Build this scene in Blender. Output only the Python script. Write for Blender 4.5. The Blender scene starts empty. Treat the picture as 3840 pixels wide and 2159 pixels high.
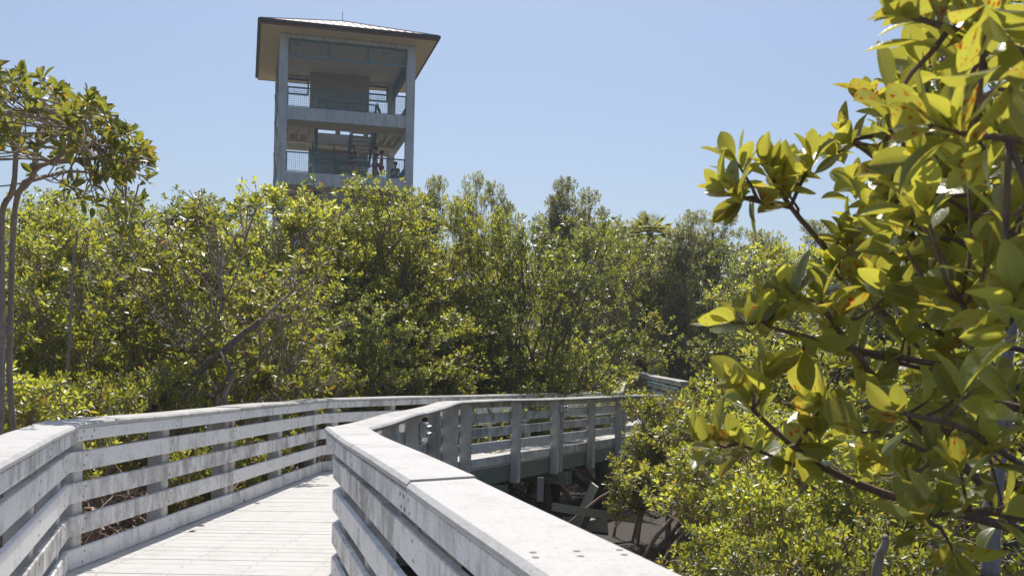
import bpy, math, random
import numpy as np
from mathutils import Vector, Matrix
R = math.radians
random.seed(7)
scene = bpy.context.scene
COL = scene.collection
F = 1050.0          # focal length in pixels of a 1024 px wide frame
EYE = 1.45          # eye height above the deck
HX, HY, ROLL = 512.0, 374.5, 0.0215
GROUND = -1.35
HAZE = .0008

def unroll(px, py):
    dx, dy = px - HX, py - HY
    c, s = math.cos(ROLL), math.sin(ROLL)
    return dx * c + dy * s, dy * c - dx * s

def at(px, py, d):
    """World point seen at pixel (px, py) when it stands d metres ahead."""
    dx, dy = unroll(px, py)
    return Vector((dx * d / F, d, EYE - dy * d / F))

# ------------------------------------------------------------------ helpers
class MB:
    def __init__(self):
        self.v = []; self.f = []; self.m = []
    def add(self, verts, faces, mi=0):
        o = len(self.v)
        self.v.extend([tuple(p) for p in verts])
        self.f.extend([tuple(i + o for i in f) for f in faces])
        self.m.extend([mi] * len(faces))
    def box(self, x0, x1, y0, y1, z0, z1, mi=0):
        self.add([(x0,y0,z0),(x1,y0,z0),(x1,y1,z0),(x0,y1,z0),(x0,y0,z1),(x1,y0,z1),(x1,y1,z1),(x0,y1,z1)],
                 [(0,3,2,1),(4,5,6,7),(0,1,5,4),(1,2,6,5),(2,3,7,6),(3,0,4,7)], mi)
    def bar(self, a, b, w, h, mi=0, up=(0,0,1)):
        a = Vector(a); b = Vector(b); d = (b - a).normalized(); u = Vector(up)
        s = d.cross(u)
        if s.length < 1e-4: s = d.cross(Vector((0,1,0)))
        s.normalize(); t = s.cross(d).normalized()
        vs = []
        for p in (a, b):
            for i, j in ((-1,-1),(1,-1),(1,1),(-1,1)):
                vs.append(p + s * (i * w / 2) + t * (j * h / 2))
        self.add(vs, [(0,3,2,1),(4,5,6,7),(0,1,5,4),(1,2,6,5),(2,3,7,6),(3,0,4,7)], mi)
    def tube(self, pts, radii, n=6, mi=0, caps=True):
        pts = [Vector(p) for p in pts]
        if not hasattr(radii, '__len__'): radii = [radii] * len(pts)
        vs = []; fs = []
        prev = None
        for i, p in enumerate(pts):
            d = (pts[min(i+1, len(pts)-1)] - pts[max(i-1, 0)])
            if d.length < 1e-7: d = Vector((0,0,1))
            d.normalize()
            if prev is None:
                a = Vector((1,0,0)) if abs(d.x) < .8 else Vector((0,1,0))
                s = d.cross(a).normalized()
            else:
                s = (prev - d * prev.dot(d))
                s = s.normalized() if s.length > 1e-5 else d.orthogonal().normalized()
            prev = s; t = d.cross(s)
            for k in range(n):
                an = 2 * math.pi * k / n
                vs.append(p + (s * math.cos(an) + t * math.sin(an)) * radii[i])
        for i in range(len(pts) - 1):
            for k in range(n):
                k2 = (k + 1) % n
                fs.append((i*n+k, i*n+k2, (i+1)*n+k2, (i+1)*n+k))
        if caps:
            fs.append(tuple(reversed(range(n)))); fs.append(tuple((len(pts)-1)*n + k for k in range(n)))
        self.add(vs, fs, mi)
    def disc(self, c, nrm, r, mi=0, n=8, h=.004):
        c = Vector(c); nrm = Vector(nrm).normalized()
        self.tube([c - nrm * .001, c + nrm * h], r, n, mi)
    def ball(self, c, r, n=8, m=6, mi=0, sc=(1,1,1)):
        vs = []; fs = []
        for i in range(m + 1):
            ph = math.pi * i / m
            for k in range(n):
                an = 2 * math.pi * k / n
                vs.append((c[0]+r*sc[0]*math.sin(ph)*math.cos(an), c[1]+r*sc[1]*math.sin(ph)*math.sin(an), c[2]+r*sc[2]*math.cos(ph)))
        for i in range(m):
            for k in range(n):
                k2 = (k+1) % n
                fs.append((i*n+k, (i+1)*n+k, (i+1)*n+k2, i*n+k2))
        self.add(vs, fs, mi)
    def build(self, name, mats, parent=None, smooth=False, local=False, autosmooth=None):
        off = Vector((0,0,0))
        if parent is not None and not local:
            p = parent
            while p is not None:
                off += p.location; p = p.parent
        me = bpy.data.meshes.new(name)
        me.from_pydata([(x - off.x, y - off.y, z - off.z) for x, y, z in self.v], [], self.f)
        if not isinstance(mats, (list, tuple)): mats = [mats]
        for m in mats: me.materials.append(m)
        if len(mats) > 1: me.polygons.foreach_set('material_index', self.m)
        if smooth: me.polygons.foreach_set('use_smooth', [True] * len(me.polygons))
        me.validate(); me.update()
        return link(name, me, parent)

def link(name, me, parent=None):
    o = bpy.data.objects.new(name, me); COL.objects.link(o)
    if parent is not None: o.parent = parent
    return o

def tag(o, label=None, cat=None, group=None, kind=None):
    if label: o['label'] = label
    if cat: o['category'] = cat
    if group: o['group'] = group
    if kind: o['kind'] = kind
    return o

def empty(name, loc=(0,0,0), rz=0):
    o = bpy.data.objects.new(name, None); COL.objects.link(o)
    o.location = loc; o.rotation_euler = (0,0,rz); o.empty_display_size = .2
    return o

# ------------------------------------------------------------------ materials
class NT:
    def __init__(self, name):
        self.mat = bpy.data.materials.new(name); self.mat.use_nodes = True
        self.t = self.mat.node_tree; self.t.nodes.clear()
    def n(self, typ, **kw):
        nd = self.t.nodes.new(typ)
        for k, v in kw.items():
            if k in ('operation','blend_type','data_type','noise_dimensions','interpolation','feature','attribute_name','attribute_type','mode','distance','wave_type','bands_direction'):
                setattr(nd, k, v)
        return nd
    def lk(self, a, b): self.t.links.new(a, b)
    def val(self, sock, v):
        if isinstance(v, bpy.types.NodeSocket): self.lk(v, sock)
        else: sock.default_value = v
    def math(self, op, a, b=0.0, clamp=False):
        nd = self.n('ShaderNodeMath', operation=op); nd.use_clamp = clamp
        self.val(nd.inputs[0], a); self.val(nd.inputs[1], b); return nd.outputs[0]
    def mix(self, fac, a, b, blend='MIX'):
        nd = self.n('ShaderNodeMix', data_type='RGBA', blend_type=blend)
        self.val(nd.inputs[0], fac); self.val(nd.inputs[6], a); self.val(nd.inputs[7], b); return nd.outputs[2]
    def noise(self, vec, scale, detail=4, rough=.55, dist=0):
        nd = self.n('ShaderNodeTexNoise')
        if vec is not None: self.lk(vec, nd.inputs['Vector'])
        nd.inputs['Scale'].default_value = scale; nd.inputs['Detail'].default_value = detail
        nd.inputs['Roughness'].default_value = rough; nd.inputs['Distortion'].default_value = dist
        return nd.outputs['Fac']
    def ramp(self, fac, stops):
        nd = self.n('ShaderNodeValToRGB'); self.lk(fac, nd.inputs[0])
        cr = nd.color_ramp
        while len(cr.elements) < len(stops): cr.elements.new(.5)
        for e, (p, c) in zip(cr.elements, stops):
            e.position = p; e.color = c if len(c) == 4 else (*c, 1)
        return nd.outputs[0]
    def mapping(self, vec, scale=(1,1,1), loc=(0,0,0)):
        nd = self.n('ShaderNodeMapping'); self.lk(vec, nd.inputs[0])
        nd.inputs['Scale'].default_value = scale; nd.inputs['Location'].default_value = loc
        return nd.outputs[0]
    def principled(self, color, rough=.6, spec=.5, bump=None, bstr=.2, metallic=0.0, bdist=.02):
        p = self.n('ShaderNodeBsdfPrincipled')
        self.val(p.inputs['Base Color'], color if isinstance(color, bpy.types.NodeSocket) else (*color[:3], 1))
        self.val(p.inputs['Roughness'], rough); p.inputs['Specular IOR Level'].default_value = spec
        p.inputs['Metallic'].default_value = metallic
        if bump is not None:
            b = self.n('ShaderNodeBump'); self.lk(bump, b.inputs['Height']); b.inputs['Strength'].default_value = bstr
            b.inputs['Distance'].default_value = bdist; self.lk(b.outputs[0], p.inputs['Normal'])
        return p
    def out(self, sh):
        o = self.n('ShaderNodeOutputMaterial'); self.lk(sh.outputs[0] if hasattr(sh, 'outputs') else sh, o.inputs['Surface'])
        return self.mat

def objvec(t, rnd=True):
    tc = t.n('ShaderNodeTexCoord'); v = tc.outputs['Object']
    oi = t.n('ShaderNodeObjectInfo')
    if rnd:
        sc = t.math('MULTIPLY', oi.outputs['Random'], 37.0)
        cb = t.n('ShaderNodeCombineXYZ'); t.lk(sc, cb.inputs[0]); t.lk(sc, cb.inputs[1])
        ad = t.n('ShaderNodeVectorMath', operation='ADD'); t.lk(v, ad.inputs[0]); t.lk(cb.outputs[0], ad.inputs[1])
        v = ad.outputs[0]
    return v, oi.outputs['Random']

def m_board(name, base, dirt, dirty=1.0, grain=True):
    """Weathered recycled-plastic lumber: pale grey with vertical grime streaks and specks."""
    t = NT(name); v, rnd = objvec(t)
    streak = t.noise(t.mapping(v, (4.5, 4.5, 1.8)), 1.7, 8, .74)
    blot = t.noise(v, 2.2, 8, .70)
    speck = t.noise(v, 70, 4, .75)
    g = t.math('MULTIPLY', streak, blot)
    lo = t.math('SUBTRACT', .27, t.math('MULTIPLY', rnd, .11))
    gm = t.math('MULTIPLY', t.math('SUBTRACT', g, lo), 7.5, clamp=True)
    amt = t.math('MULTIPLY', gm, t.math('ADD', t.math('MULTIPLY', rnd, .50 * dirty), .46 * dirty))
    c = t.mix(amt, (*base, 1), (*dirt, 1))
    sp = t.ramp(speck, [(.54, (0,0,0)), (.68, (1,1,1))])
    c = t.mix(t.math('MULTIPLY', sp, .55 * dirty), c, (*[x * .6 for x in dirt], 1))
    gr = t.noise(t.mapping(v, (1.2, 1.2, 30)), 3, 4, .7) if grain else speck
    return t.out(t.principled(c, .62, .35, bump=t.math('ADD', t.math('MULTIPLY', gr, .6), speck), bstr=.5, bdist=.006))

M = {}
M['board'] = m_board('weathered_board', (.84, .825, .80), (.30, .28, .25), 1.0)
M['cap'] = m_board('bleached_cap', (.50, .49, .475), (.26, .24, .21), .85)
M['post'] = m_board('grey_post', (.62, .60, .56), (.30, .275, .235), .9)
M['deck'] = m_board('bleached_decking', (.51, .50, .485), (.33, .31, .28), .6)

def simple(name, color, rough=.6, spec=.4, scale=6, var=.35, metallic=0, bstr=.2, stretch=(1,1,1)):
    t = NT(name); v, rnd = objvec(t)
    n = t.noise(t.mapping(v, stretch), scale, 5, .6)
    c = t.mix(n, (*[x * (1 - var) for x in color], 1), (*[min(1, x * (1 + var)) for x in color], 1))
    return t.out(t.principled(c, rough, spec, bump=n, bstr=bstr, metallic=metallic))
M['screw'] = simple('dark_screw', (.15, .125, .10), .5, .4, 20, .2)
M['bolt'] = simple('galvanised_bolt', (.36, .36, .35), .45, .5, 30, .3, .6)
M['timber'] = simple('green_treated_timber', (.22, .245, .20), .8, .2, 4, .6, stretch=(1.5,1.5,14), bstr=.4)
M['timber_pale'] = simple('pale_treated_timber', (.46, .47, .37), .8, .2, 5, .35, stretch=(1.5,1.5,14), bstr=.3)
M['timber_old'] = simple('brown_old_timber', (.09, .065, .05), .85, .2, 5, .5, bstr=.4)
M['concrete_chunk'] = simple('broken_concrete', (.30, .29, .27), .9, .2, 7, .35)

def m_concrete():
    t = NT('tower_concrete'); v, rnd = objvec(t, False)
    a = t.noise(v, .8, 6, .6); b = t.noise(t.mapping(v, (3, 3, .5)), 1.2, 6, .65); s = t.noise(v, 14, 4, .6)
    c = t.mix(t.ramp(a, [(.3,(0,0,0)),(.7,(1,1,1))]), (.53,.545,.515,1), (.72,.73,.69,1))
    c = t.mix(t.math('MULTIPLY', t.ramp(b, [(.50,(0,0,0)),(.68,(1,1,1))]), .6), c, (.25,.255,.24,1))
    rust = t.noise(t.mapping(v, (2.4, 2.4, .25)), 1.0, 3, .5)
    c = t.mix(t.math('MULTIPLY', t.ramp(rust, [(.70,(0,0,0)),(.78,(1,1,1))]), .5), c, (.42,.26,.13,1))
    c = t.mix(t.math('MULTIPLY', s, .25), c, (.55,.56,.55,1))
    return t.out(t.principled(c, .85, .2, bump=s, bstr=.15))
M['concrete'] = m_concrete()
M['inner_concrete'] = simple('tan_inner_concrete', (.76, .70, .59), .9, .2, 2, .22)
M['core'] = simple('shade_toned_core_wall', (.47, .43, .36), .9, .2, 2.5, .3)  # inner wall colour darkened to carry the shade below the stairs
M['stucco'] = simple('ochre_soffit_stucco', (.95, .77, .47), .9, .15, 9, .1, bstr=.1)
M['teal'] = simple('teal_painted_steel', (.075, .185, .21), .5, .4, 5, .4)
M['teal_worn'] = simple('worn_teal_steel', (.16, .27, .32), .55, .4, 12, .6)
M['roof_metal'] = simple('standing_seam_roof_metal', (.30, .25, .235), .4, .5, 3, .15, .2, .05)
M['fascia_red'] = simple('brown_red_fascia', (.20, .09, .07), .6, .3, 4, .2)
M['gutter'] = simple('dark_green_gutter', (.045, .06, .055), .5, .4, 4, .2)
M['dark_grille'] = simple('dark_vent_grille', (.05, .05, .05), .6, .3, 8, .2)
M['lamp'] = simple('frosted_lamp', (.6, .57, .5), .4, .4, 5, .1)

def m_bark(name, c0, c1, sc=9):
    t = NT(name); v, rnd = objvec(t, False)
    n = t.noise(t.mapping(v, (3, 3, .8)), sc, 5, .65); b = t.noise(v, 2.5, 3, .5)
    c = t.mix(t.ramp(n, [(.3,(0,0,0)),(.7,(1,1,1))]), (*c0, 1), (*c1, 1))
    c = t.mix(t.math('MULTIPLY', b, .5), c, (*[x*.7 for x in c0], 1))
    return t.out(t.principled(c, .8, .25, bump=n, bstr=.5, bdist=.01))
M['bark'] = m_bark('grey_brown_bark', (.10, .075, .055), (.26, .205, .165))
M['bark_pale'] = m_bark('pale_bark', (.26, .20, .155), (.52, .43, .35), 14)
M['root'] = m_bark('brown_prop_root', (.26, .18, .14), (.56, .42, .34), 12)
M['grey_wood'] = m_bark('grey_dead_wood', (.20, .185, .17), (.42, .40, .37), 10)
M['bark_twig'] = m_bark('twig_bark', (.13, .085, .065), (.30, .22, .175), 40)

def m_leaf(name, top, back, trans, yellow=.05, tfac=.45, rough=.28, near=False, spec=.5):
    t = NT(name)
    at_ = t.n('ShaderNodeAttribute', attribute_name='lv'); at_.attribute_type = 'GEOMETRY'
    sx = t.n('ShaderNodeSeparateXYZ'); t.lk(at_.outputs['Vector'], sx.inputs[0])
    u, vv, rnd = sx.outputs
    oi = t.n('ShaderNodeObjectInfo').outputs['Random']
    geo = t.n('ShaderNodeNewGeometry')
    # leaf to leaf variation
    h = t.math('FRACT', t.math('MULTIPLY', rnd, 7.31))
    c_top = t.mix(h, (*[x * .5 for x in top], 1), (*[min(1, x * 1.5) for x in top], 1))
    c_top = t.mix(t.math('MULTIPLY', oi, .35), c_top, (top[0]*1.25, top[1]*1.02, top[2]*.8, 1))
    tone = t.math('ADD', .72, t.math('MULTIPLY', oi, .62))
    c = t.mix(geo.outputs['Backfacing'], c_top, (*back, 1))
    vm = t.n('ShaderNodeVectorMath', operation='SCALE'); t.lk(c, vm.inputs[0]); t.lk(tone, vm.inputs['Scale']); c = vm.outputs[0]
    c_tr = t.mix(h, (*[x * .7 for x in trans], 1), (*[min(1, x * 1.25) for x in trans], 1))
    vm = t.n('ShaderNodeVectorMath', operation='SCALE'); t.lk(c_tr, vm.inputs[0]); t.lk(tone, vm.inputs['Scale']); c_tr = vm.outputs[0]
    isy = t.math('LESS_THAN', rnd, yellow)
    c = t.mix(isy, c, (.42, .25, .02, 1)); c_tr = t.mix(isy, c_tr, (.7, .38, .02, 1))
    bumpn = None
    if near:
        rib = t.ramp(t.math('ABSOLUTE', u), [(.03, (1,1,1)), (.13, (0,0,0))])
        c = t.mix(t.math('MULTIPLY', rib, .75), c, (.26, .30, .09, 1))
        c_tr = t.mix(t.math('MULTIPLY', rib, .7), c_tr, (.55, .55, .12, 1))
        edge = t.ramp(t.math('ABSOLUTE', u), [(.80, (0,0,0)), (.98, (1,1,1))])
        c = t.mix(t.math('MULTIPLY', edge, .6), c, (.30, .30, .04, 1))
        cb = t.n('ShaderNodeCombineXYZ'); t.lk(t.math('MULTIPLY', u, .5), cb.inputs[0]); t.lk(vv, cb.inputs[1]); t.lk(t.math('MULTIPLY', rnd, 91.0), cb.inputs[2])
        dn = t.noise(cb.outputs[0], 5.5, 3, .6)
        sick = t.math('FRACT', t.math('MULTIPLY', rnd, 13.7))
        th = t.math('SUBTRACT', .70, t.math('MULTIPLY', t.math('POWER', sick, 1.5), .17))
        dm = t.math('MULTIPLY', t.math('SUBTRACT', dn, th), 25.0, clamp=True)
        c = t.mix(dm, c, (.42, .13, .012, 1)); c_tr = t.mix(dm, c_tr, (.85, .26, .02, 1))
        ring = t.math('MULTIPLY', t.math('SUBTRACT', dn, t.math('ADD', th, .035)), 40.0, clamp=True)
        c = t.mix(t.math('MULTIPLY', ring, .75), c, (.12, .03, .01, 1)); c_tr = t.mix(t.math('MULTIPLY', ring, .7), c_tr, (.25, .05, .01, 1))
        pale = t.noise(cb.outputs[0], 2.0, 3, .5)
        c_tr = t.mix(t.ramp(pale, [(.5,(0,0,0)),(.72,(.6,.6,.6))]), c_tr, (.62, .52, .05, 1))
        bumpn = t.math('ADD', t.math('MULTIPLY', rib, -.6), t.noise(cb.outputs[0], 9, 3, .5))
    p = t.principled(c, rough, spec, bump=bumpn, bstr=.25, bdist=.004)
    tr = t.n('ShaderNodeBsdfTranslucent'); t.lk(c_tr, tr.inputs[0])
    mx = t.n('ShaderNodeMixShader'); mx.inputs[0].default_value = tfac
    t.lk(p.outputs[0], mx.inputs[1]); t.lk(tr.outputs[0], mx.inputs[2])
    return t.out(mx)
M['leaf'] = m_leaf('mangrove_leaf', (.086, .122, .028), (.15, .178, .05), (.62, .62, .06), .015, .45, .36, False, .7)
M['leaf_dark'] = m_leaf('dark_mangrove_leaf', (.070, .108, .032), (.125, .16, .05), (.52, .56, .065), .01, .42, .36, False, .7)
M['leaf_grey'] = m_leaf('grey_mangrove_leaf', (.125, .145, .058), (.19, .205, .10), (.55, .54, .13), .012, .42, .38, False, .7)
M['leaf_near'] = m_leaf('large_mangrove_leaf', (.072, .112, .040), (.165, .185, .06), (.60, .57, .065), .0, .47, .30, True)
M['leaf_tall'] = m_leaf('tall_mangrove_leaf', (.072, .112, .026), (.14, .165, .045), (.46, .49, .055), .012, .44, .28, True)

def m_ground():
    t = NT('dark_mud'); v, rnd = objvec(t, False)
    a = t.noise(v, 1.1, 6, .65); b = t.noise(v, 18, 5, .7)
    c = t.mix(a, (.020, .016, .012, 1), (.058, .045, .034, 1))
    c = t.mix(t.ramp(b, [(.55,(0,0,0)),(.66,(1,1,1))]), c, (.10, .07, .048, 1))
    return t.out(t.principled(c, .75, .35, bump=b, bstr=.8, bdist=.05))
M['ground'] = m_ground()

# ------------------------------------------------------------------ ground
g = MB()
def gz(x, y): return GROUND + .10 * math.sin(x * .9 + 1.3) * math.sin(y * .7) + .05 * math.sin(x * 2.3 + y * 1.7)
xs = [-140, -90, -50] + [x for x in range(-30, 31, 1)] + [50, 90, 140]
ys = [-40, -20] + [y for y in range(-10, 61, 1)] + [80, 110, 150]
vs = [(x, y, gz(x, y)) for y in ys for x in xs]; nx = len(xs)
g.add(vs, [(j*nx+i, j*nx+i+1, (j+1)*nx+i+1, (j+1)*nx+i) for j in range(len(ys)-1) for i in range(nx-1)])
o = g.build('ground', M['ground'], smooth=True)
tag(o, 'dark brown mud flat under the mangroves', 'ground', kind='structure')

# ------------------------------------------------------------------ railings and boardwalk
def miter(pts, side):
    """Mitre vectors (xy) so that pts[k] + m[k]*o is the polyline offset outward by o."""
    n = []
    for k in range(len(pts) - 1):
        dx, dy = pts[k+1][0]-pts[k][0], pts[k+1][1]-pts[k][1]; L = math.hypot(dx, dy)
        n.append((dy / L * side, -dx / L * side))
    m = [n[0]]
    for k in range(1, len(pts) - 1):
        a, b = n[k-1], n[k]; s = (a[0]+b[0], a[1]+b[1]); d = s[0]*a[0]+s[1]*a[1]
        m.append((s[0]/d, s[1]/d))
    m.append(n[-1]); return n, m

def railing(name, label, loc, pts, side, cuts, posts, deckz=None, seed=0, fine=True):
    rng = random.Random(seed)
    root = empty(name, loc)
    tag(root, label, 'railing')
    n, m = miter(pts, side)
    wob = [(rng.uniform(0, 6.28), rng.uniform(0, 6.28)) for _ in pts]
    def pos(k, f, o):
        a, b = pts[k], pts[k+1]
        return ((a[0]+m[k][0]*o)*(1-f)+(b[0]+m[k+1][0]*o)*f, (a[1]+m[k][1]*o)*(1-f)+(b[1]+m[k+1][1]*o)*f, a[2]*(1-f)+b[2]*f)
    def sweep(mb, k, f0, f1, sec, wave=0.0, skew=0, mi=0, wseed=0, lat=.3, dz=0.0):
        L = math.dist(pts[k][:2], pts[k+1][:2]); steps = max(2, int(L * (f1 - f0) / .3))
        rg = random.Random(wseed); p1, p2 = rg.uniform(0, 6), rg.uniform(0, 6)
        vs = []; ns = len(sec)
        for i in range(steps + 1):
            f = f0 + (f1 - f0) * i / steps
            s = f * L
            env = max(0., min(1, s / .8, (L - s) / .8))
            wz = dz + env * wave * (math.sin(s * 1.25 + p1) + .45 * math.sin(s * 2.3 + p2))
            wo = env * lat * wave * math.sin(s * .9 + p2)
            for (oo, zz) in sec:
                ff = f
                if (i == 0 and skew & 1) or (i == steps and skew & 2): ff = f + .6 * (oo - .085) / L
                x, y, zt = pos(k, ff, oo + wo)
                vs.append((x, y, zt - 1.05 + zz + wz))
        fs = []
        for i in range(steps):
            for j in range(ns):
                j2 = (j+1) % ns
                q = (i*ns+j, (i+1)*ns+j, (i+1)*ns+j2, i*ns+j2)
                fs.append(q if side < 0 else q[::-1])
        c0 = tuple(range(ns)); c1 = tuple(steps*ns + j for j in range(ns))
        fs.append(c0 if side < 0 else c0[::-1]); fs.append(c1[::-1] if side < 0 else c1)
        mb.add(vs, fs, mi)
    def wavez(k, f, wseed, wave):
        L = math.dist(pts[k][:2], pts[k+1][:2]); s = f * L; rg = random.Random(wseed); p1, p2 = rg.uniform(0, 6), rg.uniform(0, 6)
        return max(0., min(1, s / .8, (L - s) / .8)) * wave * (math.sin(s * 1.25 + p1) + .45 * math.sin(s * 2.3 + p2))
    def rsec(o0, o1, z0, z1, b):
        return [(o0+b, z0), (o1-b, z0), (o1, z0+b), (o1, z1-b*1.3), (o1-b*1.3, z1), (o0+b*1.3, z1), (o0, z1-b*1.3), (o0, z0+b)]
    CAP = rsec(-.065, .235, 1.010, 1.05, .012)
    FAS = rsec(-.050, -.012, .918, 1.008, .004)
    rows = [(.839, .698), (.614, .474), (.379, .239), (.144, .004)]
    for k in range(len(pts) - 1):
        L = math.dist(pts[k][:2], pts[k+1][:2])
        gap = .004 / L
        def screws(mb, f, o, z, dz):
            nn = Vector((-n[k][0], -n[k][1], 0))
            for s in (-1, 1):
                x, y, zt = pos(k, f + s * .018 / L, o)
                mb.disc((x, y, zt - 1.05 + z + s * dz), nn, .0085 if fine else .01, 1, 7, .0015)
        # cap boards and the top fascia
        cc = [0.0] + cuts[k][0] + [1.0]
        for a, b in zip(cc[:-1], cc[1:]):
            mb = MB(); ws = rng.random()
            cg = gap * (1.6 if side > 0 and k == 0 else 1)
            sweep(mb, k, a + (cg if a > 0 else .0004), b - (cg if b < 1 else .0004), CAP, .0055, ((1 if a > 0 else 2) if (k == 0 and side > 0) else 0), 0, ws, .5, (.010 if (k == 0 and side > 0 and b == 1.0) else 0))
            for fp in posts[k]:
                if a < fp < b and k == 0 and side > 0 and .4 < fp < .5:
                    for oo in (-.02, .085, .19):
                        for s_ in (-.032, .032):
                            x, y, zt = pos(k, fp + s_ / L + (oo * .1) / L, oo + .012 * (s_ > 0))
                            mb.disc((x, y, zt + wavez(k, fp + s_ / L, ws, .0055) - .0004), (0, 0, 1), .0085, 1, 10, .0015)
            mb.build('cap_board', [M['cap'], M['screw']], root)
            mb = MB()
            sweep(mb, k, a + gap, b - gap, FAS, .0035, 0, 0, ws)
            for fp in posts[k]:
                if a < fp < b: screws(mb, fp, -.0505, .963, .022)
            for fe in (a + .06 / L, b - .06 / L): screws(mb, fe, -.0505, .963, .022)
            mb.build('fascia_board', [M['board'], M['screw']], root)
        cc = [0.0] + cuts[k][1] + [1.0]
        for (z1, z0) in rows:
            for a, b in zip(cc[:-1], cc[1:]):
                mb = MB()
                sweep(mb, k, a + gap, b - gap, rsec(.0, .036, z0, z1, .004), .0025, 0, 0, rng.random())
                for fp in posts[k]:
                    if a - .01 < fp < b + .01: screws(mb, min(max(fp, a + .05/L), b - .05/L), -.0005, (z0+z1)/2, .035)
                mb.build('rail_board', [M['board'], M['screw']], root)
        # posts
        for fi, fp in enumerate(posts[k]):
            twin = any(abs(fp - c) < .3 / L for c in cuts[k][1])
            for s in ((-.5, .5) if twin else (0,)):
                mb = MB(); w = .07
                f = fp + s * .19 / L
                zb = -.33 + rng.uniform(-.05, .03)
                sec = [(.038, 0), (.178, 0)]
                c = []
                for ff in (f - w / L, f + w / L):
                    for oo in (.038, .178): c.append(pos(k, ff, oo))
                zt = c[0][2] - 1.05
                bv = .010
                cx = sum(p[0] for p in c) / 4; cy = sum(p[1] for p in c) / 4
                d = Vector((pts[k+1][0]-pts[k][0], pts[k+1][1]-pts[k][1], 0)).normalized(); nn = Vector((n[k][0], n[k][1], 0))
                h = .07
                ring = [(-h+bv,-h),(h-bv,-h),(h,-h+bv),(h,h-bv),(h-bv,h),(-h+bv,h),(-h,h-bv),(-h,-h+bv)]
                vs = []
                for z in (zt + zb, zt + 1.004):
                    for (p, q) in ring:
                        v = Vector((cx, cy, 0)) + d * p + nn * q; vs.append((v.x, v.y, z))
                fs = [(i, (i+1) % 8, 8 + (i+1) % 8, 8 + i) for i in range(8)] + [tuple(range(8))[::-1], tuple(range(8, 16))]
                mb.add(vs, fs)
                for (z1, z0) in rows + [(-.08, -.22)]:
                    for zz in (z0 + .03, z1 - .03):
                        p = Vector((cx, cy, zt + zz)) + nn * .07 + d * (.03 if zz > (z0+z1)/2 else .05)
                        mb.tube([p, p + nn * .022], .007, 6, 1)
                mb.build('post', [M['post'], M['bolt']], root)
            if twin and fine:
                br = MB()
                x, y, zt = pos(k, fp, .22)
                d = Vector((pts[k+1][0]-pts[k][0], pts[k+1][1]-pts[k][1], 0)).normalized(); nn = Vector((n[k][0], n[k][1], 0))
                c = Vector((x, y, zt - .185))
                br.bar(c - d * .12, c + d * .12, .07, .145)
                bt = br
                for sx in (-1, 1):
                    for sz in (-1, 1):
                        p = c + d * (.07 * sx) + Vector((0,0,.035 * sz)) + nn * .035
                        bt.tube([p, p + nn * .008], .02, 10, 1); bt.tube([p, p + nn * .03], .010, 6, 1)
                br.build('splice_block', [M['post'], M['bolt']], root)
    return root, pos

T = 1.05
LP = [(-.41, -1.2, T), (-3.09, 7.38, T), (-2.71, 15.1, T), (2.90, 27.95, T + .02), (3.72, 34.5, 1.44)]
RP = [(1.14, -1.75, T), (-1.25, 7.42, T), (-.93, 15.35, T), (3.40, 25.3, T)]
Lp = [[.42, .62, .82, .965], [.03, .245, .475, .73, .965], [.03, .15, .285, .42, .555, .69, .83, .96], [.05, .3, .55, .8]]
Lc = [([.2, .61], [.2, .62]), ([.475], [.475]), ([.285, .555, .83], [.285, .555, .83]), ([], [])]
Rp = [[.055, .25, .447, .63, .82, .965], [.07, .235, .43, .665, .87, .975], [.035, .21, .385, .56, .735, .91]]
Rc = [([.615], [.665]), ([.43], [.43]), ([.385, .735], [.385, .735])]
left_rail, lpos = railing('boardwalk_railing', 'long pale railing bending twice along the open side, leaf shadows on its cap', (-3.03, 7.38, 0), LP, -1, Lc, Lp, seed=3)
right_rail, rpos = railing('boardwalk_railing', 'pale railing with wide bleached cap running up close, grey posts bolted outside', (-1.3, 7.42, 0), RP, 1, Rc, Rp, seed=11)
RA = [(4.37, 27.0, 1.38), (4.23, 38.0, 1.69)]
ramp_rail, _ = railing('boardwalk_railing', 'short far railing of the rising ramp with a thin teal handrail, seen above the leaves', (4.37, 27.0, .33), RA, 1, [([.5], [.5])], [[.02, .18, .34, .5, .66, .82, .98]], seed=5, fine=False)
hb = MB(); hb.tube([(4.30, 27.0, 1.38 - .2), (4.16, 38.0, 1.69 - .2)], .022, 8)
hb.build('handrail', M['teal'], ramp_rail)

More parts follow.
